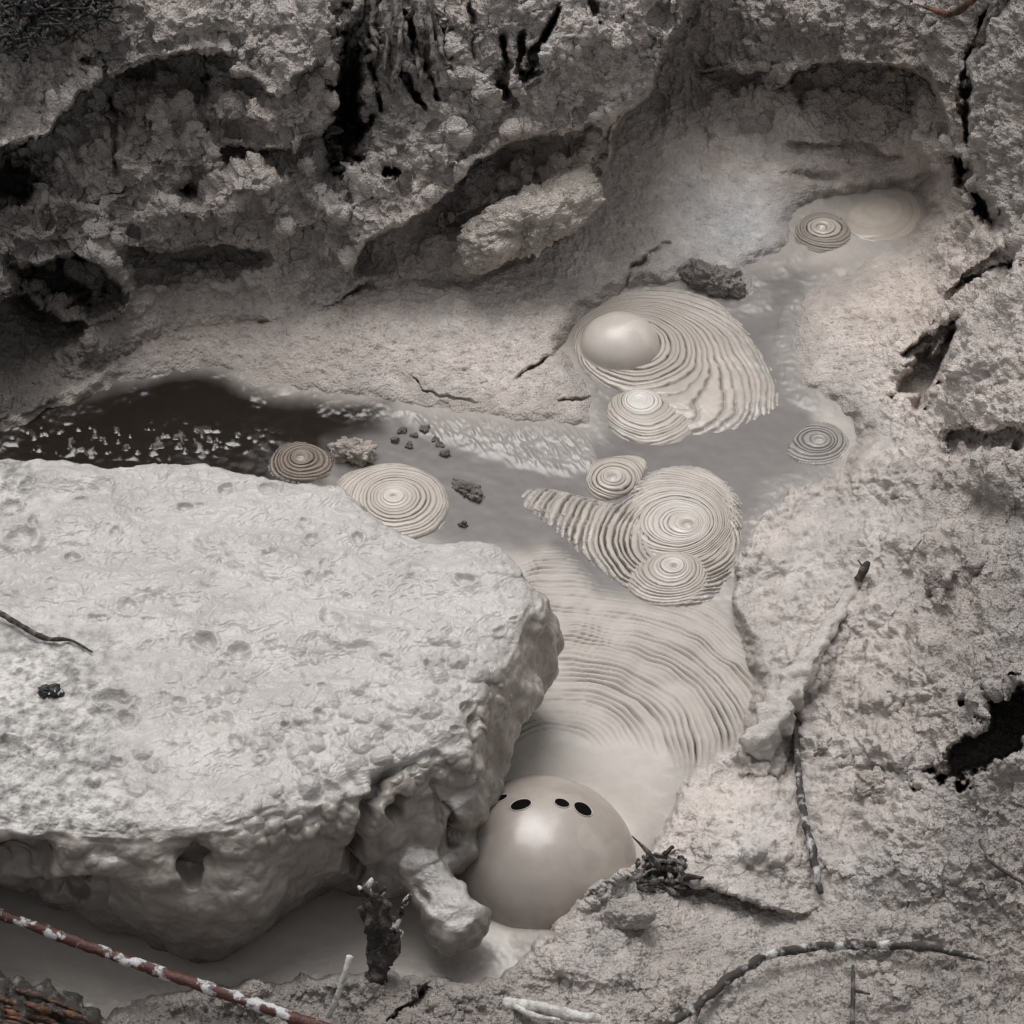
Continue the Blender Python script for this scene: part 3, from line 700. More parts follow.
bub, BC, BR = bubble('dome', '', (541,864), 85, .83, 1.4)
root = empty('mud_bubble', BC)
bub.parent = root
tag(root, 'large glossy mud bubble with four black burst holes beside the boulder', 'mud bubble', 'swelling mud bubbles')
def sphere_hit(u, v, C, R, h):
    d = at(u, v, 0.) - CAM; d /= np.linalg.norm(d)
    sc = np.array([1, 1, 1 / h]); o = (CAM - C) * sc; dd = d * sc
    a = dd @ dd; b = o @ dd; c_ = o @ o - R * R
    disc = b * b - a * c_
    t = (-b - math.sqrt(max(disc, 0))) / a
    p = CAM + d * t - C
    n = p * sc * sc; return p, n / np.linalg.norm(n)
M_RIM = mud_material('bubble_film_edge', dry_rough=.4, wet_rough=.25, bump=.02)
for (hu, hv, ra, rb, rot) in [(500,799,7.5,4.5,-.2),(521,805,9.5,6.2,-.3),(562,803,7.0,5.2,.3),(583,809,9,7.2,.6)]:
    p, n = sphere_hit(hu, hv, BC, BR, .83)
    zax = Vector(n); xax = Vector((1, 0, 0)); xax = (xax - zax * xax.dot(zax)).normalized(); yax = zax.cross(xax)
    c_, s_ = math.cos(-rot), math.sin(-rot)
    ex = xax * c_ + yax * s_; ey = yax * c_ - xax * s_
    rx, ry = ra * PX, rb * PX * 1.12
    vs, fs = [], []
    ng = 48; nr = 8
    for r in range(nr + 1):
        for k in range(ng):
            a = 2 * math.pi * k / ng
            q = ex * (rx * r / nr * math.cos(a)) + ey * (ry * r / nr * math.sin(a))
            w = Vector(p) + q
            s1 = BR / math.sqrt(w.x ** 2 + w.y ** 2 + (w.z / .83) ** 2)
            w = w * s1; w = w * (float(bubble_k(np.array([w]), 0)[0]) * 1.007)
            vs.append(w)
    hole = mesh_obj('hole', np.array(vs), grid_faces(nr + 1, ng, True), M_BLACK, parent=root)  # black disc on the skin paints the shaded inside of the opening
    rv, nr2 = [], 8
    for k in range(ng):
        a = 2 * math.pi * k / ng
        q = ex * (rx * math.cos(a)) + ey * (ry * math.sin(a))
        w = Vector(p) + q; s1 = BR / math.sqrt(w.x ** 2 + w.y ** 2 + (w.z / .83) ** 2); w = w * s1; w = w * (float(bubble_k(np.array([w]), 0)[0]) * 1.007)
        out = (ex * math.cos(a) + ey * math.sin(a)).normalized()
        for j in range(nr2):
            b_ = 2 * math.pi * j / nr2
            rv.append(w + (out * math.cos(b_) + w.normalized() * math.sin(b_)) * (.38 * PX))
    rf = []
    for k in range(ng):
        for j in range(nr2):
            rf.append((k * nr2 + j, ((k + 1) % ng) * nr2 + j, ((k + 1) % ng) * nr2 + (j + 1) % nr2, k * nr2 + (j + 1) % nr2))
    mesh_obj('rim', np.array(rv), np.array(rf), M_RIM, parent=hole, col=np.array([.5, .46, .42]), wet=.8)

ub, UC, UR = bubble('mud_bubble', '', (620,350), 42, .72, 1.06, (.50, .458, .415), 5, M_BUBBLE_DULL)
ub.location = UC + np.array([0, 0, .013])
tag(ub, 'smooth unbroken mud bubble in the middle of the largest swirl', 'mud bubble', 'swelling mud bubbles')

# ------------------------------------------------------------------ boulder
ZT = .33
pairs = [((-150,800),(-150,900)),((0,812),(0,884)),((60,822),(60,905)),((120,828),(120,936)),((180,826),(188,962)),((230,818),(225,960)),((280,800),(268,930)),((330,785),(300,902)),((380,768),(345,892)),((430,742),(420,900)),((465,703),(470,846)),((485,666),(486,790)),((508,634),(512,738)),((528,602),(530,690)),
 ((524,576),None),((508,555),None),((480,541),None),((440,544),None),((400,533),None),((345,495),None),((300,485),None),((245,473),None),((190,463),None),((120,467),None),((40,461),None),((-60,470),None),((-150,480),None)]
rim = np.array([at(a[0], a[1], ZT)[:2] for a, b in pairs])
cen = rim.mean(0)
wat = np.array([(cen + (at(b[0], b[1], 0.)[:2] - cen) * .965 if b else cen + (r - cen) * .96) for (a, b), r in zip(pairs, rim)])
def cr_closed(pts, m=16):
    n = len(pts); out = []
    for k in range(n):
        p0, p1, p2, p3 = pts[k - 1], pts[k], pts[(k + 1) % n], pts[(k + 2) % n]
        for s in np.linspace(0, 1, m, endpoint=False):
            out.append(.5 * ((2 * p1) + (p2 - p0) * s + (2 * p0 - 5 * p1 + 4 * p2 - p3) * s * s + (3 * p1 - p0 - 3 * p2 + p3) * s ** 3))
    return np.array(out)
rimS, watS = cr_closed(rim), cr_closed(wat)
nb = len(rimS)
outd = rimS - cen; outd /= np.linalg.norm(outd, axis=1)[:, None]
rings = []
for f in (0.02, .3, .6, .78, .88):
    rings.append((cen + (rimS - cen) * f, np.full(nb, ZT + .012 * (1 - f))))
rnd = np.where(outd[:, 1] < .3, .075, .03)[:, None]                     # broad rounded shoulder in front
for a in np.linspace(0, math.pi / 2, 7):
    rings.append((rimS + outd * rnd * (math.sin(a) - .55), ZT - rnd[:, 0] * (1 - math.cos(a)) * .9))
for s in np.linspace(.12, 1, 10):
    st_ = rimS + outd * rnd * .45
    xy = st_ * (1 - s) + watS * s + outd * (.042 * math.sin(math.pi * s))
    rings.append((xy, (ZT - rnd[:, 0] * .9) * (1 - s)))
rings.append((watS + (cen - watS) * .04, np.full(nb, -.12)))
rings.append((cen + (watS - cen) * .02, np.full(nb, -.14)))
bv = np.concatenate([np.concatenate([xy, zz_[:, None]], 1) for xy, zz_ in rings])
bf = grid_faces(len(rings), nb, True)
bm = bmesh.new()
vv = [bm.verts.new(p) for p in bv]
for f in bf: bm.faces.new([vv[i] for i in f])
bm.faces.new([vv[i] for i in range(nb)][::-1]); bm.faces.new([vv[(len(rings) - 1) * nb + i] for i in range(nb)])
def add_ball(bm, u, v, zc, r, sc=(1, 1, 1)):
    p = at(u, v, zc)
    bmesh.ops.create_icosphere(bm, subdivisions=4, radius=r, matrix=Matrix.Translation(Vector(p)) @ Matrix.Diagonal((*sc, 1)))
for a in [(432,752,.25,.085),(440,800,.17,.085),(402,800,.19,.075),(395,845,.11,.085),(440,845,.10,.065),(380,850,.10,.05,),(415,765,.24,.07),(495,690,.2,.08),(472,735,.18,.08),(462,790,.12,.055),(300,800,.22,.07),(150,850,.2,.09),(60,850,.2,.08),(230,850,.2,.08),
          (416,866,.115,.050),(428,882,.105,.044),(437,895,.097,.045),(445,905,.092,.046),(450,915,.088,.049),(456,924,.082,.046)]:
    add_ball(bm, *a)
bmesh.ops.recalc_face_normals(bm, faces=bm.faces)
me = bpy.data.meshes.new('mud_boulder'); bm.to_mesh(me); bm.free()
bo = bpy.data.objects.new('mud_boulder', me); COL.objects.link(bo)
def remesh(o, vox, smooth=4):
    md = o.modifiers.new('r', 'REMESH'); md.mode = 'VOXEL'; md.voxel_size = vox; md.use_smooth_shade = True
    if smooth:
        sm_ = o.modifiers.new('s', 'SMOOTH'); sm_.factor = .5; sm_.iterations = smooth
    dg = bpy.context.evaluated_depsgraph_get()
    m2 = bpy.data.meshes.new_from_object(o.evaluated_get(dg))
    o.modifiers.clear(); old = o.data; nm = old.name; o.data = m2; bpy.data.meshes.remove(old); m2.name = nm
    return o
remesh(bo, .0034, 6)
def verts_of(me):
    a = np.empty(len(me.vertices) * 3, F32); me.vertices.foreach_get('co', a); return a.reshape(-1, 3)
def normals_of(me):
    a = np.empty(len(me.vertices) * 3, F32); me.vertices.foreach_get('normal', a); return a.reshape(-1, 3)
def subdiv(o, k=1):
    md = o.modifiers.new('ss', 'SUBSURF'); md.levels = k; md.render_levels = k
    dg = bpy.context.evaluated_depsgraph_get()
    m2 = bpy.data.meshes.new_from_object(o.evaluated_get(dg))
    o.modifiers.clear(); old = o.data; nm = old.name; o.data = m2; bpy.data.meshes.remove(old); m2.name = nm
me = bo.data
p = verts_of(me); n = normals_of(me)
# large lumps first, on the coarse mesh
up = sstep(.55, .9, n[:, 2])
p = p + n * ((1 - up) * (0.030 * fbm(p, 7, 3, 101) + .012 * fbm(p, 22, 2, 104)) + up * (.010 * fbm(p, 4, 3, 107)))[:, None]
me.vertices.foreach_set('co', p.ravel()); me.update()
subdiv(bo, 1)
me = bo.data
p = verts_of(me); n = normals_of(me); up = sstep(.55, .92, n[:, 2])
bu, bvv = project(p)
bu = bu.astype(F32); bvv = bvv.astype(F32)
side = 1 - up
rag = sstep(.5, .95, n[:, 2]) * sstep(1.0, .93, n[:, 2])
rimz = np.exp(-((p[:, 2] - .30) / .05) ** 2) * side
# mud film on top: shallow plates, pits, drips
st = p * np.array([.8, 1.2, 1], F32) + .02 * np.stack([fbm(p, 18, 2, 110)] * 3, -1)
ripple = np.abs(fbm(st, 34, 3, 112))
plate = sstep(.02, .09, fbm(p * np.array([.7, 1.2, 1], F32), 11, 3, 115)) 
w = worley(p * np.array([1, 1.25, 1], F32) + .012 * np.stack([fbm(p, 30, 2, 113)] * 3, -1), 22, 5)
pit = np.exp(-((w - .22) / .05) ** 2) * .0016 - .0030 * sstep(.22, .08, w)
tf = fbm(st, 9, 4, 116) * 11
terrace = (np.floor(tf) + sstep(.0, .14, tf - np.floor(tf))) / 11
gran = np.clip(sstep(190, 40, bu) * sstep(600, 660, bvv) + .9 * sstep(70, 10, bu) * sstep(560, 480, bvv) + .35 * sstep(740, 830, bvv), 0, 1) * up
d_top = .0018 * (.22 - ripple) + .017 * terrace + .0035 * fbm(p, 14, 3, 117) + 0.5 * pit * sstep(.05, .2, fbm(p, 5, 2, 118) + .1) + .0018 * fbm(p, 70, 2, 120)
wl = worley(p, 60, 6); wl2 = worley(p, 130, 7)
d_gran = .006 * (.55 - wl) + .004 * (.5 - wl2) + .004 * fbm(p, 60, 2, 123)
knob = worley(p, 26, 8)
wk = worley(p + .008 * np.stack([fbm(p, 40, 2, 145)] * 3, -1), 30, 9)
knobs = np.clip(1 - (wk / .55) ** 2, 0, 1) ** .7 * sstep(-.05, .15, fbm(p, 6, 2, 146))
frontrim = np.exp(-((p[:, 2] - .30) / .05) ** 2) * sstep(cen[1] + .15, cen[1] - .05, p[:, 1] - .25 * p[:, 0])
d_side = (.003 + .012 * np.exp(-((p[:, 2] - .26) / .05) ** 2)) * (.55 - knob) * (.35 + .65 * sstep(-.15, .2, fbm(p, 6, 2, 126))) + .008 * np.abs(fbm(p * np.array([1.5, 1.5, .5], F32), 11, 3, 128)) + .010 * fbm(p, 10, 2, 129) + .0025 * fbm(p, 60, 2, 130)
disp = .014 * knobs * frontrim + up * (d_top * (1 - gran) + d_gran * gran) + side * d_side * sstep(-.02, .03, p[:, 2])
front = (p[:, 1] < cen[1] + .1)
bu = bu + 9 * fbm(p, 12, 3, 140); bvv = bvv + 9 * fbm(p, 12, 3, 143)
def bgouge(pts, width, depth, power=2):
    dd_, aa_ = line_sd(bu, bvv, pts)
    return -depth * np.exp(-(np.abs(dd_) / width) ** power) * sstep(0, .1, aa_) * sstep(1, .9, aa_)
for pts, w_, dp in [([(400,764),(385,780),(368,805),(358,840),(355,880)],6,.05),([(372,782),(392,770),(420,762),(442,754)],5,.014),([(385,815),(398,808),(404,795)],5,.03),([(446,800),(452,830),(458,850)],4,.02),([(312,806),(330,790),(360,776)],3,.003),
                    ([(470,712),(478,750),(470,780)],4,.012),([(430,780),(440,800),(438,830)],3,.008),([(-10,640),(25,632),(45,640)],3,.004),([(40,470),(44,490),(30,510),(20,535)],4,.012)]:
    disp += bgouge(pts, w_, dp) * front
for (u0, v0, ru, rv, dp) in [(192,860,17,14,.06),(188,878,8,10,.05),(15,855,34,16,.05),(75,888,44,9,.035),(105,538,7,6,.02),(18,512,9,6,.010),(150,600,14,7,.006),(211,578,15,8,.006),(175,650,35,14,.006),(398,812,7,8,.04),(455,836,8,12,.02),(345,600,9,5,.004)]:
    disp -= dp * np.exp(-((((bu - u0) / ru) ** 2 + ((bvv - v0) / rv) ** 2)) ** 1.6) * front
for (u0, v0, ru, rv, dp) in [(95,515,40,16,.010),(215,690,50,18,.006),(60,480,40,12,.012)]:
    disp += dp * np.exp(-((((bu - u0) / ru) ** 2 + ((bvv - v0) / rv) ** 2)) ** 1.2)
RP = random.Random(11)
for k in range(70):                                           # popped bubbles: shallow dimples with a thin raised lip
    u0, v0 = RP.uniform(10, 520), RP.uniform(480, 790); r0 = RP.choice([3, 4, 4, 5, 6, 8, 11])
    el = RP.uniform(1.2, 1.9); dp = RP.uniform(.2, .75) * r0 * .0009 + .0006
    mk = (np.abs(bu - u0) < 3 * r0 * el) & (np.abs(bvv - v0) < 3 * r0)
    dq = np.sqrt(((bu[mk] - u0) / el) ** 2 + (bvv[mk] - v0) ** 2) / r0
    disp[mk] += up[mk] * dp * (-1.5 * np.exp(-(dq / .75) ** 4) + .9 * np.exp(-((dq - 1.05) / .28) ** 2))
p = p + n * disp[:, None]
me.vertices.foreach_set('co', p.ravel()); me.update()
topc = np.array([.40, .377, .36]); sidec = np.array([.235, .209, .186]); granc = np.array([.40, .385, .37])  # sidec: wet mud, darkened further to paint in shade on the sides
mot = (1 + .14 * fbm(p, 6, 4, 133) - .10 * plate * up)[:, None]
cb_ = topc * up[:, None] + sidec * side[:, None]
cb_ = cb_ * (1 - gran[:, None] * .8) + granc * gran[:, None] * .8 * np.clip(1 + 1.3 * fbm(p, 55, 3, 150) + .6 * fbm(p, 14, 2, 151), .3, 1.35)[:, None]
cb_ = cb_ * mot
wl_ = sstep(.24, .0, p[:, 2] + .08 * fbm(p, 9, 2, 136)) * side         # soaked mud by the waterline, plus shade painted low on the face
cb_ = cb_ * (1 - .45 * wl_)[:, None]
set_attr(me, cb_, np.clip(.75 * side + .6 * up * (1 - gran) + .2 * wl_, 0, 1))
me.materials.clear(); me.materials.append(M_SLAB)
tag(bo, 'big flat topped boulder coated in pale wet mud with a dripping snout', 'boulder')
print('boulder', len(me.vertices))

# ------------------------------------------------------------------ clods and stones
def clod(name, label, a, b, za, zb_, rad, colr, cat='mud clod', group=None, seed=0, wet=.05, rough=1.0, flat=.8, mat=None, sub=6):
    pa, pb = at(a[0], a[1], za), at(b[0], b[1], zb_)
    mid = (pa + pb) / 2; ax = Vector(pb - pa); L = ax.length / 2 + rad * PX * .6
    bm = bmesh.new(); bmesh.ops.create_icosphere(bm, subdivisions=sub, radius=1)
    me = bpy.data.meshes.new(name); bm.to_mesh(me); bm.free()
    p = verts_of(me)
    # squared-off lump
    p = np.sign(p) * np.abs(p) ** .9
    p = p * np.array([L, rad * PX, rad * PX * flat], F32)
    rot = ax.to_track_quat('X', 'Z').to_matrix()
    p = p @ np.array(rot).T.astype(F32)
    q = p + seed * 3.1
    nn = p / (np.linalg.norm(p, axis=1)[:, None] + 1e-9)
    r_ = rad * PX
    p = p + nn * (r_ * .85 * fbm(q, .6 / r_, 4, seed) + rough * (.016 * (.5 - worley(q, 65, seed)) + .009 * (.5 - worley(q, 150, seed + 1)) + .006 * fbm(q, 60, 2, seed + 3)))[:, None].astype(F32)
    me.vertices.foreach_set('co', p.ravel()); me.update()
    me.polygons.foreach_set('use_smooth', np.ones(len(me.polygons), bool))
    cl = np.array(colr) * np.array([1.02, .985, .95]) * (1 + .3 * fbm(q, 20, 3, seed + 5))[:, None]
    set_attr(me, cl, wet); me.materials.append(mat or M_ROCK)
    o = bpy.data.objects.new(name, me); COL.objects.link(o); o.location = mid
    tag(o, label, cat, group)
    return o

clod('mud_clod', 'long crumbly mud block fallen below the overhanging bank', (482,252), (580,190), .165, .225, 36, (.43, .40, .375), seed=1)
clod('rock', 'dark pitted rock lying above the largest swirl', (690,272), (738,288), .02, .015, 17, (.20, .188, .18), 'rock', seed=2, flat=.9, wet=.3)
clod('mud_clod', 'small dark clod floating in the grey mud beside the half hidden swirl', (462,488), (478,498), 0, 0, 10, (.16, .15, .14), seed=3, sub=5)
clod('mud_clod', 'frothy clod between the small brown swirl and the half hidden swirl', (340,452), (368,456), .008, .008, 15, (.33, .305, .285), seed=4, wet=.3, sub=5)
G_ST = 'loose clods on the right bank'
clod('stone', 'rounded half buried stone beside the upright lichen stick', (868,786), (882,786), .11, .11, 13, (.36, .34, .32), 'stone', G_ST, 5, sub=5)
clod('mud_clod', 'small round clod just right of the top of the lichen stick', (818,749), (826,747), .08, .08, 7, (.40, .38, .36), 'mud clod', G_ST, 6, sub=5)
clod('mud_clod', 'low mud lump up the slope to the right of the mud coated stick', (866,692), (890,706), .10, .10, 13, (.40, .38, .36), 'mud clod', G_ST, 7, sub=5, flat=.6)
clod('stone', 'angular stone tucked under the splintered wood beside the bubble', (620,915), (645,918), .12, .12, 17, (.34, .325, .31), 'stone', None, 8, sub=5, rough=.5)
clod('mud_clod', 'dark rough clod standing alone high on the right slope', (938,580), (946,598), .17, .16, 13, (.24, .22, .21), 'mud clod', G_ST, 9, sub=5)
clod('cinder', 'black cinder with white specks lying on the boulder top', (41,691), (56,691), .345, .345, 7, (.02, .02, .02), 'cinder', None, 10, mat=M_CINDER, sub=5, rough=.5)
# crumbs of dry mud strewn on the grey stream
for k, (u, v, r) in enumerate([(402,432,5),(414,436,4),(425,430,6),(436,440,4),(446,455,5),(395,440,4),(409,447,4),(440,445,4),(463,525,5),(855,334,6),(860,330,5),(843,336,4),(700,256,4),(728,252,4)]):
    pl = ['grey stream' if k < 9 else 'upper stream'][0]
    clod('mud_crumb', 'dark mud crumb scattered on the ' + pl, (u - r * .5, v), (u + r * .5, v), 0.0, .0, r, (.15, .14, .135), 'mud crumb', 'crumbs on the grey stream' if k < 9 else 'crumbs on the upper stream', 20 + k, sub=4, rough=.4)

# ------------------------------------------------------------------ sticks, twigs and roots
def tube_mesh(P3, R, sides=14, lump=0.0, seed=0, lump_f=60):
    P3 = np.array(P3, float); R = np.array(R, float)
    # resample smoothly
    n = len(P3); out = []; rr = []
    for k in range(n - 1):
        p0 = P3[max(k - 1, 0)]; p1 = P3[k]; p2 = P3[k + 1]; p3 = P3[min(k + 2, n - 1)]
        m = max(4, int(np.linalg.norm(p2 - p1) / .006))
        for s in np.linspace(0, 1, m, endpoint=(k == n - 2)):
            out.append(.5 * ((2 * p1) + (p2 - p0) * s + (2 * p0 - 5 * p1 + 4 * p2 - p3) * s * s + (3 * p1 - p0 - 3 * p2 + p3) * s ** 3))
            rr.append(R[k] * (1 - s) + R[k + 1] * s)
    out = np.array(out); rr = np.array(rr)
    tg = np.gradient(out, axis=0); tg /= np.linalg.norm(tg, axis=1)[:, None] + 1e-12
    ref = np.array([.31, .23, .92]); ax = np.cross(tg, ref); ax /= np.linalg.norm(ax, axis=1)[:, None] + 1e-9
    ay = np.cross(tg, ax)
    a = np.linspace(0, 2 * math.pi, sides, endpoint=False)
    dirs = ax[:, None] * np.cos(a)[None, :, None] + ay[:, None] * np.sin(a)[None, :, None]
    V3 = out[:, None] + dirs * rr[:, None, None]
    if lump:
        nz = fbm(V3.reshape(-1, 3), lump_f, 3, seed).reshape(V3.shape[:2])
        V3 = V3 + dirs * (rr[:, None] * lump * nz)[..., None]
    nrow = len(out)
    V3 = V3.reshape(-1, 3); F = grid_faces(nrow, sides, True)
    V3 = np.concatenate([V3, [out[0] - tg[0] * rr[0] * .3, out[-1] + tg[-1] * rr[-1] * .3]])
    e0, e1 = len(V3) - 2, len(V3) - 1
    caps = []
    for k in range(sides):
        caps.append((e0, k, (k + 1) % sides, (k + 1) % sides)); caps.append((e1, (nrow - 1) * sides + (k + 1) % sides, (nrow - 1) * sides + k, (nrow - 1) * sides + k))
    return V3, F, [c[:3] for c in caps]

def join_tubes(name, tubes, mat, parent=None, col=None, wet=.1):
    me = bpy.data.meshes.new(name); vs = []; fs = []; o_ = 0
    for V3, F, C3 in tubes:
        vs.extend(map(tuple, V3)); fs.extend([tuple(int(i) + o_ for i in f) for f in F]); fs.extend([tuple(int(i) + o_ for i in f) for f in C3]); o_ += len(V3)
    me.from_pydata(vs, [], fs); me.update()
    me.polygons.foreach_set('use_smooth', np.ones(len(me.polygons), bool))
    if col is not None: set_attr(me, np.array(col), wet)
    me.materials.append(mat)
    o = bpy.data.objects.new(name, me); COL.objects.link(o)
    if parent: o.parent = parent
    return o

def stick(name, label, pts, radii, mat, cat='stick', group=None, lump=.5, seed=0, parent=None, lf=60, extra=(), col=None, wet=.1, sides=14):
    """pts: (u, v, z above datum); radii in picture units"""
    tb = [tube_mesh([at(*q) for q in pts], np.array(radii) * PX, sides, lump, seed, lf)]
    for (ps, rs) in extra:
        tb.append(tube_mesh([at(*q) for q in ps], np.array(rs) * PX, 8, lump, seed + 1, lf))
    o = join_tubes(name, tb, mat, parent, col, wet)
    if not parent:
        off = Vector(at(*pts[0])); o.data.transform(Matrix.Translation(-off)); o.location = off
        tag(o, label, cat, group)
    return o

def onz(u, v, dz=0.0): return (u, v, max(tz(u, v), 0) + dz)

stick('stick', 'straight red barked stick with white lichen patches above the lower pool', [(-60,890,.17),(0,914,.165),(80,943,.16),(160,972,.15),(240,999,.14),(330,1030,.13)], [4.4,4.4,4.6,4.8,5.0,5.4], M_RED, lump=.5, lf=45, seed=1)
stick('branch', 'long curved branch with white and black bark arching across the right foreground', [onz(655,1030,.02),onz(690,1012,.025),onz(730,978,.03),onz(770,955,.035),onz(800,948,.04),onz(850,945,.03),onz(910,946,.03),onz(960,953,.025),onz(990,962,.02)], [3.2,3.4,3.6,3.6,3.8,4,3.6,2.6,1.0], M_BRANCH, 'branch', lump=.9, seed=2,
      extra=[([onz(700,1008,.03),onz(696,1018,.02),onz(697,1030,.02)],[1.5,1.3,1])])
stick('stick', 'thin upright stick flecked with white lichen lying down the right bank', [onz(789,708,.03),onz(796,740,.035),onz(799,780,.035),(804,815,.125),(812,850,.12),onz(820,893,.015)], [2.4,2.8,3.0,3.2,3.6,2.8], M_BRANCH, lump=.9, seed=3)
M_COAT = mud_material('stick_mud_coat', vor=.3, bump=.4, fine=250, mottle=.15)
r_ = empty('mud_coated_stick', at(*onz(866,568)))
inv = Vector(r_.location)
def part_of(root, o):
    o.data.transform(Matrix.Translation(-Vector(root.location))); o.parent = root
    return o
part_of(r_, stick('mud_coat', None, [onz(862,575,.03),onz(845,603,.035),onz(826,632,.04),onz(808,662,.035),onz(790,692,.03),onz(772,722,.025),onz(752,750,.01)], [4,6,7.5,9.5,12,14,12], M_COAT, parent=r_, lump=1.1, lf=34, seed=4, col=(.43,.398,.374), sides=40))
part_of(r_, stick('stick_tip', None, [onz(858,580,.035),onz(864,570,.045),onz(868,562,.05)], [4.5,4,2.5], M_DARK, parent=r_, lump=.6, seed=5, extra=[([onz(864,568,.05),onz(858,560,.055)],[1.5,.6])]))
tag(r_, 'stick thickly coated in grey mud with a bare dark tip', 'stick')

# knobbly stump with a side twig
r_ = empty('stump', at(*onz(375,985)))
zs = .12
part_of(r_, stick('stem', None, [(372,990,.07),(378,968,.11),(384,945,.15),(379,925,.19),(373,905,.23),(374,888,.265)], [9.5,10.5,11.5,10,10,7], M_DARK, parent=r_, lump=1.1, lf=40, seed=6, sides=24))
part_of(r_, stick('side_twig', None, [(386,932,.18),(395,924,.195),(401,913,.21),(405,902,.235),(411,894,.25)], [4,3.6,3,2.6,1.5], M_BARK, parent=r_, lump=.7, seed=7, extra=[([(388,935,.17),(394,940,.17),(400,930,.18)],[4,4.5,3]),([(384,928,.19),(390,920,.2),(397,922,.2)],[3.5,3.5,2])]))
part_of(r_, stick('broken_crown', None, [(364,894,.25),(370,884,.27),(372,878,.28)], [3.5,3,1], M_BARK, parent=r_, lump=.7, seed=8, extra=[([(374,894,.26),(376,882,.28)],[4,1.5]),([(380,896,.25),(385,887,.27)],[3.5,1.5]),([(362,890,.26),(358,886,.265)],[2.5,1])]))
tag(r_, 'dark knobbly stump with a forked side twig standing in the lower pool', 'stump')

stick('twig', 'short pale bare twig poking up left of the dark stump', [onz(328,1018,.0),(336,1000,.13),(344,976,.17),(350,956,.2)], [2.6,2.4,2.4,2.8], M_PALE, 'twig', lump=.25, seed=9)
stick('twig', 'pale broken twig lying flat along the bottom edge', [onz(505,1002,.02),onz(540,1008,.03),onz(575,1016,.03),onz(600,1018,.02)], [4.5,5,5,3.5], M_PALE, 'twig', lump=.5, seed=10, extra=[([onz(515,1006,.03),onz(535,1016,.03),onz(560,1020,.03)],[2.5,2.5,1.5])])
stick('twig', 'wiry dark twig half buried at the right edge of the bank', [onz(980,840,.012),onz(990,860,.015),onz(1005,872,.015),onz(1030,886,.015)], [1.4,1.5,1.6,1.6], M_DARK, 'twig', lump=.5, seed=11)
stick('twig', 'thin dark twig standing below the curved branch', [onz(852,1028,.02),onz(853,1000,.03),onz(853,966,.03)], [2.2,2,1.4], M_DARK, 'twig', lump=.5, seed=12, extra=[([onz(853,990,.03),onz(870,994,.03)],[1.5,.8])])
stick('twig', 'thin dark curved twig lying on the left end of the boulder', [(-15,604,.352),(15,622,.35),(45,638,.348),(70,640,.346),(92,652,.344)], [2.6,2.6,2.4,1.4,.8], M_DARK, 'twig', lump=.4, seed=13)
stick('twig', 'reddish brown twig at the top right corner of the bank', [onz(930,8,.03),onz(950,14,.035),onz(970,2,.03),onz(985,-14,.03)], [2.2,4,3.6,2.5], M_BROWN, 'twig', lump=.7, seed=14, extra=[([onz(938,12,.03),onz(915,4,.03)],[2,1])])
stick('root', 'mud crusted root running down the upper right corner crevice', [onz(1008,-10,.03),onz(990,22,.03),onz(978,48,.03),onz(968,75,.02)], [7,7,6,4], M_ROOT, 'root', lump=.9, lf=50, seed=15)

# splintered wood beside the bubble
r_ = empty('splintered_wood', at(*onz(662,872)))
spl = []
R2 = random.Random(4)
tubes = []
tubes2 = []
for k in range(64):
    u = R2.uniform(636, 684); v = R2.uniform(854, 888); L = R2.uniform(7, 20); a = R2.gauss(.35, .9)
    du, dv = L * math.cos(a), L * math.sin(a) * .7
    zz0 = max(tz(u, v), .06) + R2.uniform(.0, .03)
    (tubes if k % 2 else tubes2).append(tube_mesh([at(u, v, zz0), at(u + du * .5, v + dv * .5 - 1, zz0 + .008), at(u + du, v + dv, zz0 + R2.uniform(-.015, .012))], np.array([1.6, 2.0, 1.2]) * PX * R2.uniform(.4, 1.4), 7, 1.6, k, 110))
tubes.append(tube_mesh([at(660,868,.13), at(646,850,.16), at(632,836,.18)], np.array([2.6, 2, .5]) * PX, 8, .9, 3))
o = join_tubes('splinters', tubes, M_DARK); part_of(r_, o)
o = join_tubes('mud_splinters', tubes2, M_ROOT); part_of(r_, o)
tag(r_, 'dark splintered wood jutting from the mud right of the large bubble', 'driftwood')

# rotten log at the lower left corner
r_ = empty('rotten_log', at(20, 1024, .1))
tubes = [tube_mesh([at(-80,1002,.10), at(10,1008,.10), at(60,1016,.09), at(95,1040,.07)], np.array([30, 24, 20, 14]) * PX, 40, .7, 6, 40)]
part_of(r_, join_tubes('core', tubes, M_DARK))
tubes = []
for k in range(26):
    u = R2.uniform(-30, 60); v = R2.uniform(990, 1024) + max(0, (u - 20)) * .3; L = R2.uniform(16, 44)
    zz0 = .12 + R2.uniform(0, .03)
    tubes.append(tube_mesh([at(u, v, zz0), at(u + L * .5, v + 2 + L * .08, zz0 + .01), at(u + L, v + 6 + L * .2, zz0 - .01)], np.array([1.2, 3, .8]) * PX * R2.uniform(.6, 1.2), 8, .7, k))
part_of(r_, join_tubes('bark_strips', tubes, M_BROWN))
tag(r_, 'orange brown rotten log crumbling at the lower left corner', 'log')

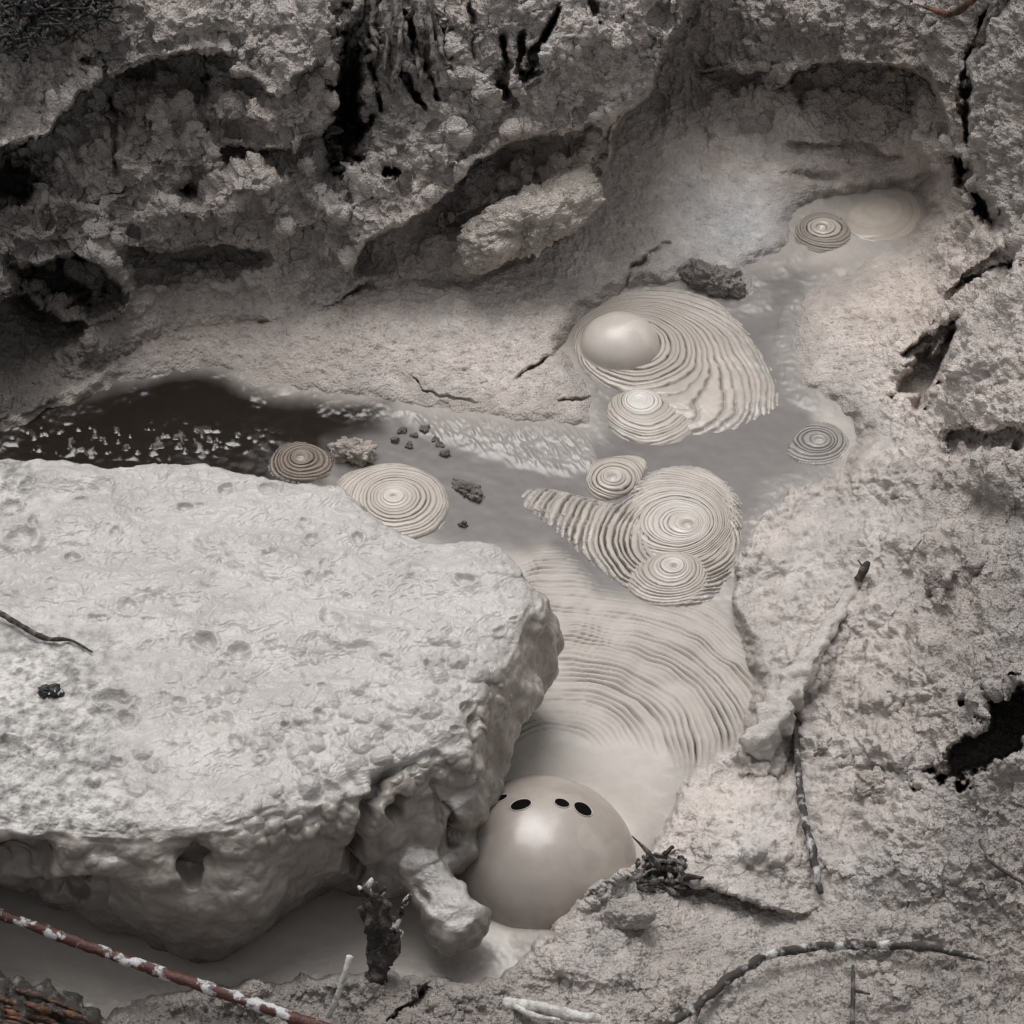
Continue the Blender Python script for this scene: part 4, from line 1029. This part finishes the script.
# roots hanging from the bank
r_ = empty('hanging_roots', at(*onz(400,20)))
for k in range(20):
    u = R2.uniform(362, 436); L = R2.uniform(45, 110); lean = (u - 385) * .25 + R2.gauss(0, 9)
    pts = []; rr = []
    for j in range(6):
        f = j / 5
        uu = u + lean * f + R2.gauss(0, 2.5); v_ = -8 + L * f + (u - 360) * .12
        pts.append(at(uu, v_, tz(uu, v_) + .045 * (1 - f * .7)))
        rr.append((5.0 - 3 * f) * PX * R2.uniform(.5, 1.2))
    part_of(r_, join_tubes('root', [tube_mesh(pts, rr, 10, 1.0, k, 60)], M_ROOT))
tag(r_, 'mud crusted roots hanging from the top of the left bank', 'roots')

# dark tangle of dead plants in the top left corner
tubes = []
for k in range(420):
    u = R2.uniform(-40, 118); v = R2.uniform(-40, 46 - max(0, u - 70) * .8)
    zz0 = tz(u, v) + R2.uniform(.0, .05); L = R2.uniform(6, 26); a = R2.uniform(0, 6.28)
    p1 = (u + L * .5 * math.cos(a) + R2.gauss(0, 3), v + L * .4 * math.sin(a) + R2.gauss(0, 3), zz0 + R2.uniform(0, .03))
    p2 = (u + L * math.cos(a), v + L * .7 * math.sin(a), zz0 + R2.uniform(-.03, .02))
    tubes.append(tube_mesh([at(u, v, zz0), at(*p1), at(*p2)], np.array([1.5, 1.6, .5]) * PX * R2.uniform(.5, 1.3), 5, .4, k))
o = join_tubes('dead_plants', tubes, M_TANGLE)
tag(o, 'dark tangle of dead plants on top of the left bank corner', 'dead plants', kind='stuff')

# ------------------------------------------------------------------ light
SUN_EL, SUN_AZ = math.radians(69), math.radians(-14)          # high, from behind the far bank and a little to the left
w = bpy.data.worlds.new('World'); S.world = w; w.use_nodes = True
nt = w.node_tree
sky = nt.nodes.new('ShaderNodeTexSky'); sky.sky_type = 'NISHITA'; sky.sun_disc = False
sky.sun_elevation = SUN_EL; sky.sun_rotation = SUN_AZ
sky.air_density = 1.0; sky.dust_density = 5.0; sky.ozone_density = 0.4
hsv = nt.nodes.new('ShaderNodeHueSaturation'); hsv.inputs['Saturation'].default_value = .06
nt.links.new(sky.outputs['Color'], hsv.inputs['Color'])
nt.links.new(hsv.outputs['Color'], nt.nodes['Background'].inputs['Color'])
nt.nodes['Background'].inputs['Strength'].default_value = .115
ld = bpy.data.lights.new('sun', 'SUN'); ld.energy = 1.5; ld.angle = math.radians(38); ld.color = (1, .968, .94)
lo = bpy.data.objects.new('sun', ld); COL.objects.link(lo)
dirv = Vector((math.sin(SUN_AZ) * math.cos(SUN_EL), math.cos(SUN_AZ) * math.cos(SUN_EL), math.sin(SUN_EL)))
lo.rotation_euler = dirv.to_track_quat('Z', 'Y').to_euler()
vs = S.view_settings
vs.view_transform = 'Standard'; vs.look = 'None'; vs.gamma = 1; vs.use_curve_mapping = False
vs.exposure = 0.14
